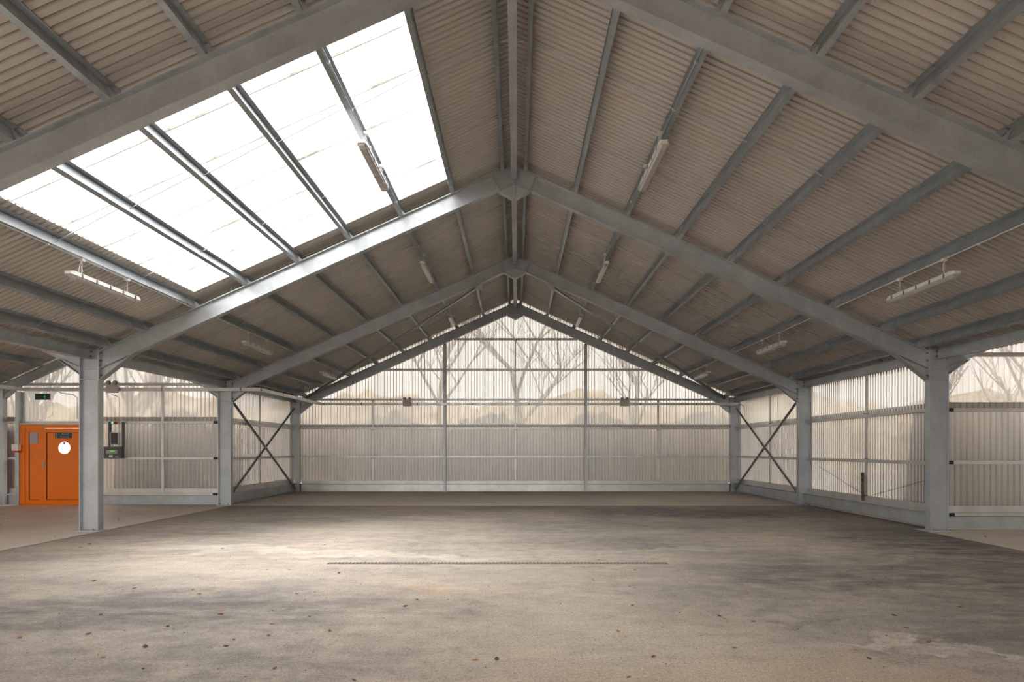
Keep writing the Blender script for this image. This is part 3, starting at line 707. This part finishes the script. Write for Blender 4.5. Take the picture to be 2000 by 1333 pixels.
for k in range(5):
    y = 19.4 + k * 1.15
    MB().tube([(-7.05, y, 3.25), (-7.05, y, zt(7.05) + .02)], .005, 6).build('hanger_rod', M['purlin'], tr)
tray((-7.10, 24.83), (8.10, 24.83), 'long pale cable tray spanning the back wall at eave height')
o = MB().tube([(8.10, 24.83, 3.18), (8.19, 24.7, 3.17), (8.2, 24.5, 3.12), (8.2, 24.4, 2.9), (8.2, 24.4, 2.72)], .012, 8).build('conduit', M['white'], origin=(8.15, 24.8, 3.1), smooth=True)
tag(o, 'white conduit bending down from the tray end in the right rear corner', 'conduit')

# twin-spot emergency lights
def spot_unit(x, y, z, label, sc_=1.0):
    t = thing('emergency_light', (x, y, z), label, 'emergency light', 'twin-spot emergency lights')
    MB().box(x - .15 * sc_, x + .15 * sc_, y - .06, y + .02, z, z + .21 * sc_).build('battery_box', M['beige'], t)
    for q in (-1, 1):
        cx = x + q * .09 * sc_; m = MB(); m.tube([(cx, y - .02, z + .20 * sc_), (cx, y - .02, z + .25 * sc_)], .012, 8)
        m.tube([(cx, y - .10, z + .275 * sc_), (cx, y - .06, z + .28 * sc_), (cx, y + .0, z + .285 * sc_), (cx, y + .03, z + .285 * sc_)], [.050, .055, .045, .02], 14)
        sh = m.build('spot_head', M['grey'], t)
        MB().tube([(cx, y - .106, z + .275 * sc_), (cx, y - .10, z + .275 * sc_)], .045, 14).build('lens', M['lightgrey'], sh)
spot_unit(PX(220, 18.7), 18.72, PZ(768, 18.7), 'beige twin-spot emergency light right beside the big left column')
spot_unit(PX(795, 24.7), 24.76, PZ(794, 24.7), 'twin-spot emergency light on the back wall tray, left one')
spot_unit(PX(1220, 24.7), 24.76, PZ(794, 24.7), 'twin-spot emergency light on the back wall tray, right one')

# ------------------------------------------------------------------ orange door in the left wing
YD = 18.92
d = thing('door_1', (-12.8, YD, 0.006), None, None); d['kind'] = 'structure'
xL, xR, zT, zB = -13.70, -11.84, 2.24, 0.02
fr = MB()
fr.box(xL, xL + .13, YD - .02, YD + .10, zB, zT); fr.box(xR - .10, xR, YD - .02, YD + .10, zB, zT); fr.box(xL + .13, xR - .10, YD - .02, YD + .10, zT - .10, zT)
fr.box(xL, xR, YD - .02, YD + .1, 0.008, zB + .012)
fr.build('frame', M['orange'], d)
xs = PX(85, YD)                    # split between side panel and leaf
sp_ = MB(); sp_.box(xL + .13, xL + .225, YD + .0, YD + .05, .035, zT - .10); sp_.box(xs - .10, xs - .006, YD, YD + .05, .035, zT - .10)
sp_.box(xL + .225, xs - .10, YD, YD + .05, zT - .22, zT - .10); sp_.box(xL + .225, xs - .10, YD, YD + .05, .035, .15); sp_.build('side_leaf_frame', M['orange'], d)
MB().box(xL + .225, xs - .10, YD + .022, YD + .045, .15, zT - .22).build('side_panel', M['orange'], d)
q = MB(); q.box(xL + .225, xL + .24, YD + .015, YD + .0225, .15, zT - .22); q.box(xL + .225, xs - .10, YD + .015, YD + .0225, .15, .158); q.build('seal', M['orange_dark'], d)
lf = MB(); x1 = xR - .105
lf.box(xs, xs + .075, YD - .005, YD + .05, .035, zT - .105); lf.box(x1 - .08, x1, YD - .005, YD + .05, .035, zT - .105)
lf.box(xs + .075, x1 - .08, YD - .005, YD + .05, zT - .22, zT - .105); lf.box(xs + .075, x1 - .08, YD - .005, YD + .05, .035, .15); lf.build('leaf_frame', M['orange'], d)
q = MB(); q.box(xs + .075, xs + .095, YD + .012, YD + .0195, .15, zT - .22); q.box(xs + .075, x1 - .08, YD + .012, YD + .0195, zT - .232, zT - .22); q.box(xs + .075, x1 - .08, YD + .012, YD + .0195, .15, .162); q.build('seal', M['orange_dark'], d)
def plate_hole(x0, x1, z0, z1, cx, cz, r, ya, yb, n=48):
    m = MB(); rings = []
    for y, ro in ((ya, True), (ya, False), (yb, False), (yb, True)):
        R_ = []
        angs = sorted([2 * math.pi * k / n for k in range(n)] + [math.atan2(zz - cz, xx - cx) % (2 * math.pi) for xx in (x0, x1) for zz in (z0, z1)])
        for a in angs:
            c_, s_ = math.cos(a), math.sin(a)
            if not ro: R_.append((cx + r * c_, y, cz + r * s_)); continue
            tx = ((x1 - cx) / c_ if c_ > 1e-6 else ((x0 - cx) / c_ if c_ < -1e-6 else 1e9)); tz = ((z1 - cz) / s_ if s_ > 1e-6 else ((z0 - cz) / s_ if s_ < -1e-6 else 1e9))
            tt = min(tx, tz); R_.append((cx + tt * c_, y, cz + tt * s_))
        rings.append(R_)
    m.loft(rings, caps=False); return m
wx, wz, wr = PX(124.9, YD), PZ(875.3, YD), .178
plate_hole(xs + .075, x1 - .08, .15, zT - .22, wx, wz, wr, YD + .02, YD + .045).build('leaf_panel', M['orange'], d)
m = MB(); rg = []
for rr, yy in ((wr + .02, YD + .019), (wr + .012, YD + .008), (wr - .004, YD + .012), (wr - .004, YD + .045)):
    rg.append([(wx + rr * math.cos(2 * math.pi * k / 48), yy, wz + rr * math.sin(2 * math.pi * k / 48)) for k in range(48)])
m.loft(rg, caps=False); m.build('porthole_ring', M['orange'], d, smooth=True)
m = MB(); m.tube([(wx, YD + .03, wz), (wx, YD + .036, wz)], wr - .003, 48); gl = m.build('glass', M['glass'], d)
MB().box(wx - .028, wx + .018, YD + .024, YD + .029, wz + .105, wz + .155).build('sticker', M['ink'], gl)
hd = MB(); hx = PX(84.6, YD); hz = PZ(908.5, YD)
hd.box(hx + .005, hx + .040, YD - .016, YD - .006, hz - .13, hz + .11); hh = hd.build('handle_plate', M['lightgrey'], d)
m = MB(); m.tube([(hx + .02, YD - .01, hz), (hx + .02, YD - .05, hz), (hx + .03, YD - .055, hz), (hx + .125, YD - .052, hz - .004)], .009, 8); m.build('lever', M['lightgrey'], hh)
MB().box(xs - .04, xs + .04, YD - .03, YD - .02, zT - .085, zT - .045).build('door_contact', M['lightgrey'], d)
def text(s_, x, y, z, size, m_, parent, name='lettering'):
    cu = bpy.data.curves.new(name, 'FONT'); cu.body = s_; cu.size = size; cu.align_x = 'CENTER'; cu.align_y = 'CENTER'; cu.extrude = .0008
    ob = bpy.data.objects.new(name, cu); COL.objects.link(ob); dg = bpy.context.evaluated_depsgraph_get()
    me = bpy.data.meshes.new_from_object(ob.evaluated_get(dg)); bpy.data.objects.remove(ob)
    me.transform(Matrix.Rotation(math.radians(90), 4, 'X')); me.materials.clear(); me.materials.append(m_)
    o_ = bpy.data.objects.new(name, me); COL.objects.link(o_); o_.parent = parent; o_.location = Vector((x, y, z)) - world_loc(parent); return o_
# sign on the door
sx0, sx1 = PX(107.3, YD), PX(140, YD); sz1, sz0 = PZ(846, YD), PZ(856.4, YD); sm = (sz0 + sz1) / 2
sg = thing('door_sign', (sx0, YD + .012, sm), 'small green and blue safety sign above the round window of the orange door', 'sign')
MB().box(sx0, sx1, YD + .008, YD + .0195, sm + .002, sz1).build('green_panel', M['sign_green'], sg)
MB().box(sx0, sx1, YD + .008, YD + .0195, sz0, sm - .002).build('blue_panel', M['sign_blue'], sg)
text('Fire exit', (sx0 + sx1) / 2 + .05, YD + .006, (sm + sz1) / 2, .058, M['sign_white'], sg)
text('Keep clear', (sx0 + sx1) / 2 + .04, YD + .006, (sm + sz0) / 2, .058, M['sign_white'], sg)
m = MB(); cx_ = sx0 + .04; cz_ = (sm + sz0) / 2
rg = [[(cx_ + rr * math.cos(a * math.pi / 12), yy, cz_ + rr * math.sin(a * math.pi / 12)) for a in range(24)] for rr, yy in ((.026, YD + .0075), (.026, YD + .006), (.021, YD + .006), (.021, YD + .0075))]
m.loft(rg, caps=False); m.box(cx_ - .004, cx_ + .004, YD + .006, YD + .0075, cz_ - .012, cz_ + .014); m.build('blue_symbol', M['sign_white'], sg)
m = MB(); cz2 = (sm + sz1) / 2; m.box(cx_ - .012, cx_ + .016, YD + .006, YD + .0075, cz2 - .004, cz2 + .004); m.tube([(cx_ + .008, YD + .0075, cz2 + .02), (cx_ + .008, YD + .006, cz2 + .02)], .008, 10)
m.box(cx_ - .02, cx_ - .012, YD + .006, YD + .0075, cz2 - .025, cz2 - .002); m.box(cx_ + .006, cx_ + .014, YD + .006, YD + .0075, cz2 - .028, cz2 - .002); m.box(cx_ - .0, cx_ + .012, YD + .006, YD + .0075, cz2 - .01, cz2 + .012); m.build('running_figure', M['sign_white'], sg)
# notice on the side panel
nx0, nx1 = PX(57.5, YD), PX(73.8, YD); nz1, nz0 = PZ(843.3, YD), PZ(867, YD)
ntc = thing('wall_notice', (nx0, YD, nz0), 'framed pale paper notice on the side panel of the orange door', 'notice')
MB().box(nx0, nx1, YD + .008, YD + .0215, nz0, nz1).build('holder', M['lightgrey'], ntc)
MB().box(nx0 + .015, nx1 - .012, YD + .006, YD + .008, nz0 + .012, nz1 - .03).build('sheet', M['paper'], ntc)
m = MB()
for k in range(8): m.box(nx0 + .03, nx1 - .03 - .02 * (k % 3), YD + .005, YD + .006, nz0 + .04 + k * .03, nz0 + .044 + k * .03)
m.build('print', M['ink'], ntc)
# door surround posts and lintel
o = MB().box(PX(32, 18.9), PX(39, 18.9), 18.86, 18.98, .006, 3.16).build('door_post', M['steel'], origin=(-13.8, 18.9, 0)); tag(o, 'narrow grey post along the left side of the orange door', 'post')
o = MB().box(PX(39.5, 18.95), PX(45.5, 18.95), 18.99, 19.04, 2.36, 3.14).build('cover_strip', M['rail'], origin=(-13.6, 19, 2.4)); tag(o, 'pale vertical cover strip above the left end of the orange door', 'trim strip')
o = MB().box(-13.72, -11.80, 18.90, 19.05, 2.245, 2.275).build('lintel_flashing', M['white'], origin=(-12.8, 19, 2.25)); tag(o, 'pale flashing strip just above the orange door', 'flashing')
o = MB().box(-13.72, -11.80, 19.02, 19.09, 2.275, 2.34).build('lintel', M['rail'], origin=(-12.8, 19, 2.3)); tag(o, 'grey steel lintel above the orange door', 'lintel')
# sounder on the post
t = thing('call_point', (-13.86, 18.8, 1.55), 'small white box with red underside on the post left of the orange door', 'alarm')
bx0, bx1 = PX(25.5, 18.8), PX(38.5, 18.8)
MB().box(bx0, bx1, 18.74, 18.86, PZ(881, 18.8), PZ(868, 18.8)).build('cover', M['white'], t)
MB().box(bx0 + .01, bx1 - .01, 18.75, 18.85, PZ(884.5, 18.8), PZ(881, 18.8)).build('base', M['red'], t)
# exit sign hanging from the tray
ex0, ex1 = PX(70, 18.75), PX(97.5, 18.75); ez1, ez0 = PZ(769.5, 18.75), PZ(781.5, 18.75)
t = thing('exit_sign', ((ex0 + ex1) / 2, 18.75, ez0), 'dark green lit exit sign hanging under the tray above the orange door', 'sign')
MB().box(ex0, ex1, 18.72, 18.78, ez0, ez1).build('case', M['black'], t)
p_ = MB().box(ex0 + .012, ex1 - .012, 18.714, 18.72, ez0 + .015, ez1 - .012).build('face', pb('exit_green', (0.0, .016, .010), .4), t)
m = MB(); gx = ex0 + .27; gz = (ez0 + ez1) / 2
m.tube([(gx + .01, 18.714, gz + .045), (gx + .01, 18.709, gz + .045)], .012, 10); m.box(gx - .01, gx + .014, 18.709, 18.714, gz - .01, gz + .03); m.box(gx - .04, gx - .006, 18.709, 18.714, gz - .012, gz - .002); m.box(gx + .012, gx + .04, 18.709, 18.714, gz + .004, gz + .014)
m.box(gx - .014, gx - .004, 18.709, 18.714, gz - .045, gz - .01); m.box(gx + .008, gx + .018, 18.709, 18.714, gz - .05, gz - .01); m.build('running_figure', pb('exit_lit', (0, .5, .2), .4, emit=(.0, .9, .35), es=.03), t)
for q in (.05, -.05): MB().tube([((ex0 + ex1) / 2 + q * 2, 18.76, ez1), ((ex0 + ex1) / 2 + q * 2, 18.80, 3.165)], .004, 6).build('bracket', M['bolt'], t)
# control station right of the big column
Yc = 18.98
t = thing('control_station', (PX(225, Yc), Yc, .98), 'dark wall-mounted control cabinet with green display and screen, left wing wall', 'control panel')
for a, b in ((211.5, 216.5), (238, 242.5)): MB().box(PX(a, Yc), PX(b, Yc), Yc, Yc + .04, 1.62, 2.32).build('mounting_channel', M['grey'], t)
cb = MB().box(PX(207, Yc), PX(241.5, Yc), Yc - .10, Yc + .04, PZ(896, Yc), PZ(873, Yc)).build('cabinet', M['grey'], t)
MB().box(PX(212, Yc), PX(233.5, Yc), Yc - .112, Yc - .10, PZ(887, Yc), PZ(879.5, Yc)).build('display_unit', M['lightgrey'], cb)
MB().box(PX(219.5, Yc), PX(228.5, Yc), Yc - .116, Yc - .112, PZ(883, Yc), PZ(880.5, Yc)).build('display', M['lcd'], cb)
MB().box(PX(217.5, Yc), PX(224.5, Yc), Yc - .105, Yc - .10, PZ(894, Yc), PZ(889, Yc)).build('label_card', M['white'], cb)
MB().box(PX(229.5, Yc), PX(236, Yc), Yc - .105, Yc - .10, PZ(894.5, Yc), PZ(892, Yc)).build('label_card', M['lightgrey'], cb)
mn = MB().box(PX(217, Yc), PX(235, Yc), Yc - .06, Yc - .01, PZ(869, Yc), PZ(845, Yc)).build('screen_housing', M['beige'], t)
MB().box(PX(219.3, Yc), PX(232.5, Yc), Yc - .065, Yc - .06, PZ(867.5, Yc), PZ(847, Yc)).build('screen', M['black'], mn)
m = MB(); m.box(PX(218, Yc), PX(222, Yc), Yc - .04, Yc - .01, PZ(873, Yc), PZ(869, Yc)); m.build('foot', M['white'], t)
m = MB(); m.box(PX(226, Yc), PX(234, Yc), Yc - .04, Yc - .01, PZ(872.5, Yc), PZ(870, Yc)); m.build('foot', M['white'], t)
t = thing('indicator_lamp', (PX(221, Yc), Yc, 2.25), 'small red indicator with green light above the control cabinet', 'indicator')
MB().box(PX(217.5, Yc), PX(226, Yc), Yc - .02, Yc + .08, PZ(829, Yc), PZ(824, Yc)).build('body', M['red'], t)
MB().tube([(PX(220.5, Yc), Yc - .03, PZ(826.3, Yc)), (PX(220.5, Yc), Yc - .02, PZ(826.3, Yc))], .022, 12).build('light', M['led_green'], t)
def pipe(pts, label, r=.011, m_='white'):
    o_ = MB().tube(pts, r, 8).build('conduit', M[m_], origin=pts[0], smooth=True); tag(o_, label, 'conduit', 'conduits on the left wing wall')
pipe([(PX(212, 18.95), 19.085, 3.08), (PX(222, 18.95), 19.085, 3.05), (PX(228, 18.95), 19.085, 2.98), (PX(228.5, 18.95), 19.085, 2.0)], 'white conduit dropping from the emergency light to the control cabinet')
pipe([(PX(115, 18.95), 18.88, 3.17), (PX(118, 18.95), 19.0, 3.12), (PX(137, 18.95), 19.085, 3.08), (PX(145, 18.95), 19.085, 3.0), (PX(145, 18.95), 19.085, 2.40)], 'white conduit bending down left of the big column above the door')
pipe([(PX(94, 18.95), 19.085, 2.95), (PX(97, 18.95), 19.085, 2.8), (PX(96, 18.95), 19.085, 2.5), (PX(80, 18.95), 19.085, 2.40), (PX(62, 18.95), 19.085, 2.39)], 'thin cable looping down from the exit sign to the door head', r=.005)

# ------------------------------------------------------------------ drain
t = thing('drain_channel', (-.25, 9.29, 0.0), 'long slotted metal drain channel across the tarmac', 'drain')
m = MB(); m.box(-2.52, 2.10, 9.235, 9.345, .0005, .003); m.build('channel', M['black'], t)
m = MB(); m.box(-2.52, 2.10, 9.230, 9.240, .002, .006); m.box(-2.52, 2.10, 9.34, 9.350, .002, .006)
for k in range(92): m.box(-2.50 + k * .05, -2.50 + k * .05 + .024, 9.24, 9.34, .003, .007)
m.build('grating', M['grate'], t)

# ------------------------------------------------------------------ fallen leaves
LV = '''39,1246,orange,1.2;173,1239,brown,1.1;201,1285,orange,.8;431,1200,orange,1.3;183,1136,dark,1.1;263,1150,brown,1;377,1153,orange,1;198,1201,brown,.9;328,1224,dark,.9;284,1264,dark,1.2;532,1219,orange,.9;595,1173,orange,.8;522,1114,red,.8;662,1120,brown,1;927,1290,orange,1;970,1289,dark,1;532,1194,red,.6;644,1233,brown,.8;605,1205,brown,.6;815,1172,red,.8;791,1185,dark,1.1;635,1065,brown,1.2;435,1072,dark,1.1;175,1063,dark,1.1;157,1070,dark,1;282,1081,yellow,.8;235,1036,yellow,.8;480,1019,yellow,.8;936,1009,yellow,1;703,1093,brown,1;580,1160,brown,.8;615,1158,brown,.6;390,1161,dark,.8;442,1263,dark,.9;525,1242,brown,.9;457,1250,brown,.7;537,1306,brown,.8;280,1308,dark,.6;692,1330,dark,.7;1520,1063,yellow,1.4;1257,1078,orange,1;1240,1115,red,1;1326,1116,orange,1;1159,1134,orange,.9;1532,1127,orange,.9;1742,1110,orange,1.2;1705,1131,red,.9;1460,1160,orange,.8;1682,1182,orange,.8;1715,1180,red,.6;1875,1186,orange,1.4;1746,1203,dark,1;1770,1228,dark,.9;1731,1243,red,.6;1813,1255,brown,1.1;1405,1204,dark,.9;1415,1210,brown,.7;1471,1215,brown,.9;1208,1234,orange,.8;1294,1226,dark,.6;1275,1284,brown,.9;1227,1324,brown,.7;1434,1267,brown,.8;1697,1287,brown,.9;1342,1130,pale,1;1532,1170,red,.7;1235,1183,dark,.7;1820,1166,orange,.6;1075,1078,orange,.7;1924,1050,dark,1.3;1544,1025,red,.7;1575,1055,dark,.9;1452,1052,dark,.8;451,1088,pale,.8;392,1175,pale,.8;108,1050,dark,.8;640,990,dark,1;1170,1094,dark,.8;565,1114,dark,.7;1240,1150,dark,.7'''.split(';')
def leaf_mesh(seed):
    r = random.Random(seed); m = MB(); n = 12; top = []; bot = []
    cv = r.uniform(.10, .28)
    for k in range(n + 1):
        u = k / n; w_ = .27 * math.sin(math.pi * u ** .8) * (1 + .30 * math.cos(k * 2.4 + seed)); x = u - .5
        z = .03 + cv * (u - .5) ** 2 * 2
        top.append((x, w_, z + r.uniform(.10, .26) * w_)); bot.append((x, -w_, z + r.uniform(.10, .26) * w_))
    mid = [(k / n - .5, 0, .02 + cv * (k / n - .5) ** 2 * 2) for k in range(n + 1)]
    vs = top + mid + bot; N1 = n + 1
    m.add(vs, [(i, i + 1, N1 + i + 1, N1 + i) for i in range(n)] + [(N1 + i, N1 + i + 1, 2 * N1 + i + 1, 2 * N1 + i) for i in range(n)])
    me = bpy.data.meshes.new('leaf'); me.from_pydata(m.v, [], m.f); me.update(); return me
bm_ = [leaf_mesh(k) for k in range(5)]
cache = {}
items = []
for s_ in LV:
    a, b, c_, k = s_.split(','); px, py, k = float(a), float(b), float(k)
    dd = 1333 * 1.55 / (py - 878.5); items.append((px, py, c_, k, (px - 1009) * dd / 1333 + .05, dd))
def zone(y): return 'far' if y > 9.5 else ('near' if y < 6.4 else 'middle')
ZN = dict(far='beyond the drain', middle='just in front of the drain', near='in the foreground')
CN = dict(orange='orange-brown', brown='dull brown', dark='dark shrivelled', yellow='bright yellow', red='reddish-brown', pale='pale bleached')
rnd = random.Random(4)
from collections import defaultdict
grp = defaultdict(list)
for it in items: grp[(it[2], zone(it[5]))].append(it)
for (c_, zn), L in grp.items():
    L.sort(key=lambda i: i[0] )
    for i, (px, py, _, k, x, y) in enumerate(L):
        mi = rnd.randrange(5); key = (mi, c_)
        if key not in cache:
            me = bm_[mi].copy(); me.materials.append(M['leaf_' + c_]); cache[key] = me
        o = bpy.data.objects.new('fallen_leaf', cache[key]); COL.objects.link(o)
        s_ = .062 * k; o.scale = (s_, s_, s_); o.rotation_euler = (0, 0, rnd.uniform(0, 6.28)); o.location = (x, y, .007 if abs(x) > 7.75 or y > 18.6 else .001)
        lab = f'{CN[c_]} fallen leaf {ZN[zn]}' + (f', {ORD[i]} of these from the left' if len(L) > 1 else ', the only one so coloured')
        tag(o, lab, 'leaf', 'fallen leaves')

# ------------------------------------------------------------------ outside: bare trees, winter bank, added light-blocking hedges and shrub
def tree_obj(x, y, h, seed, label, lean=0.0, levels=4, spread=.55):
    r = random.Random(seed); t = thing('bare_tree', (x, y, -.03), label, 'tree', 'bare trees outside')
    tr_ = MB(); br = MB()
    def grow(p, d_, L, rad, lv):
        pts = [p]; n = 4; dd = d_.copy()
        for i in range(n):
            dd = (dd + Vector((r.uniform(-.12, .12), r.uniform(-.12, .12), r.uniform(-.02, .10)))).normalized(); pts.append(pts[-1] + dd * L / n)
        (tr_ if lv == 0 else br).tube(pts, [rad * (1 - .4 * i / n) for i in range(n + 1)], 6 if lv < 2 else 4)
        if lv >= levels: return
        for i in range(5 if lv == 0 else 3 + (lv < 3)):
            f_ = r.uniform(.4, 1.0) if lv else r.uniform(.35, 1.0); q = pts[max(1, min(n, int(f_ * n + .5)))]
            a = r.uniform(0, 6.28); e = Vector((math.cos(a) * spread, math.sin(a) * spread, .55)).normalized()
            grow(q, (dd * .45 + e).normalized(), L * r.uniform(.55, .75), rad * .5, lv + 1)
    grow(Vector((x, y, -.05)), Vector((lean, 0, 1)).normalized(), h * .45, h * .015, 0)
    tr_.build('trunk', M['bark'], t); br.build('branches', M['bark'], t)
tree_obj(0.4, 33, 12.5, 3, 'large bare tree seen dimly through the centre of the back wall', spread=1.0)
tree_obj(-4.5, 38, 12, 5, 'bare tree seen dimly through the back wall, left of centre', spread=.8)
tree_obj(6.5, 37, 11, 8, 'bare tree seen dimly through the back wall, right of centre', spread=.8)
for k, (x, y, h) in enumerate(((-19.0, 26, 9), (-16.6, 23.5, 8), (-14.2, 24.5, 9), (-13.0, 22.8, 8))):
    tree_obj(x, y, h, 20 + k, f'{ORD[k]} thin bare tree from the left behind the left wing wall', levels=3)
for k, (x, y, h) in enumerate(((16.6, 26, 9), (21.6, 29, 10), (27.5, 31, 10))):
    tree_obj(x, y, h, 40 + k, f'{ORD[k]} thin bare tree from the left behind the right wing wall', levels=3)
def bank(name, x0, x1, y, h, dep, seed, label, m_, nx=90):
    r = random.Random(seed); m = MB(); rows = []
    for j, (dy, fz) in enumerate(((0, 0), (.15, .55), (.35, .8), (.6, 1.0), (1.0, .85), (1.3, 0))):
        rows.append([(x0 + (x1 - x0) * i / nx, y + dy * dep + r.uniform(-.3, .3) * min(1, dep / 3), -.03 + max(0, fz * h * (1 + .10 * math.sin(i * .37 + seed) + r.uniform(-.07, .07))) if fz else -.05) for i in range(nx + 1)])
    vs = [p for R in rows for p in R]; n = nx + 1
    m.add(vs, [(j * n + i, j * n + i + 1, (j + 1) * n + i + 1, (j + 1) * n + i) for j in range(5) for i in range(nx)])
    o = m.build(name, m_, origin=((x0 + x1) / 2, y, 0)); tag(o, label, 'hedge', kind='stuff')
bank('hedgerow', -40, 40, 46, 5.2, 5, 2, 'tan winter hedgerow far behind the back wall', M['hedge'])
bank('dimming_low_hedge', -11, 11, 26.6, 2.75, 1.0, 5, 'dull brown low hedge added close behind the back wall to dim it', M['brush'])  # added dark backing, set close so the lower sheets look dimmer
bank('light_blocking_wing_hedge', -11.6, -8.75, 19.75, 2.5, 1.0, 3, 'added light-blocking brushwood close behind the left wing wall, right of the door', M['brush'], nx=24)  # added to hold daylight off the lower wing sheets
bank('light_blocking_wing_hedge', 8.6, 15.5, 13.8, 2.4, 1.0, 7, 'added light-blocking brushwood close behind the right wing wall', M['brush'], nx=30)  # added likewise, cuts sky light on the right wing's lower sheets
m = MB(); r = random.Random(9)
m.box(-15.3, -13.80, 19.45, 20.1, -.03, 2.1)  # added solid shrub outside, blocks light behind the lower sheet
for k in range(1200):
    fx = r.random(); side_ = r.random()
    p = Vector((-15.4 + 1.65 * fx, 19.42 + (r.uniform(0, .05) if side_ < .7 else r.uniform(0, .7)), r.uniform(0, 2.15) if side_ < .7 else 2.12 + r.uniform(-.05, .10)))
    u = Vector((r.uniform(-1, 1), r.uniform(-1, 1), r.uniform(-1, 1))).normalized() * .07; v = u.cross(Vector((r.uniform(-1, 1), r.uniform(-1, 1), 1))).normalized() * .045
    m.add([p - u, p - v, p + u, p + v], [(0, 1, 2, 3)])
tag(m.build('light_blocking_shrub', M['evergreen'], origin=(-14.6, 19.8, 0)), 'added dark evergreen blocking light behind the sheets left of the orange door', 'shrub')
# crumbs of leaf and grit nobody could count
m = MB(); r = random.Random(21)
def crumb(x, y, z, q):
    a = r.uniform(0, 6.28); ca, sa = math.cos(a) * q, math.sin(a) * q
    m.add([(x + ca, y + sa, z), (x - sa * .6, y + ca * .6, z + q * .3), (x - ca, y - sa, z), (x + sa * .6, y - ca * .6, z + q * .5)], [(0, 1, 2, 3)])
for k in range(520):
    y = 3.9 + 14.5 * r.random() ** 1.3; x = r.uniform(-.72, .72) * y; x = max(-7.6, min(7.6, x)); crumb(x, y, .003, r.uniform(.004, .012))
for k in range(60): crumb(-7.7 + abs(r.gauss(0, .9)), 19.0 + r.random() * 5.6, .009, r.uniform(.012, .03))
for k in range(60): crumb(r.uniform(-7.6, 7.6), 24.85 - abs(r.gauss(0, .12)), .009, r.uniform(.01, .025))
for k in range(16): crumb(r.uniform(8.2, 12), r.uniform(10, 12.8), .009, r.uniform(.01, .03))
for k in range(30): crumb(r.uniform(-13, -8.2), r.uniform(12, 18.7), .009, r.uniform(.01, .025))
tag(m.build('leaf_litter', M['leaf_dark'], origin=(0, 10, 0)), 'dark crumbs of dead leaf scattered over the whole floor', 'litter', kind='stuff')
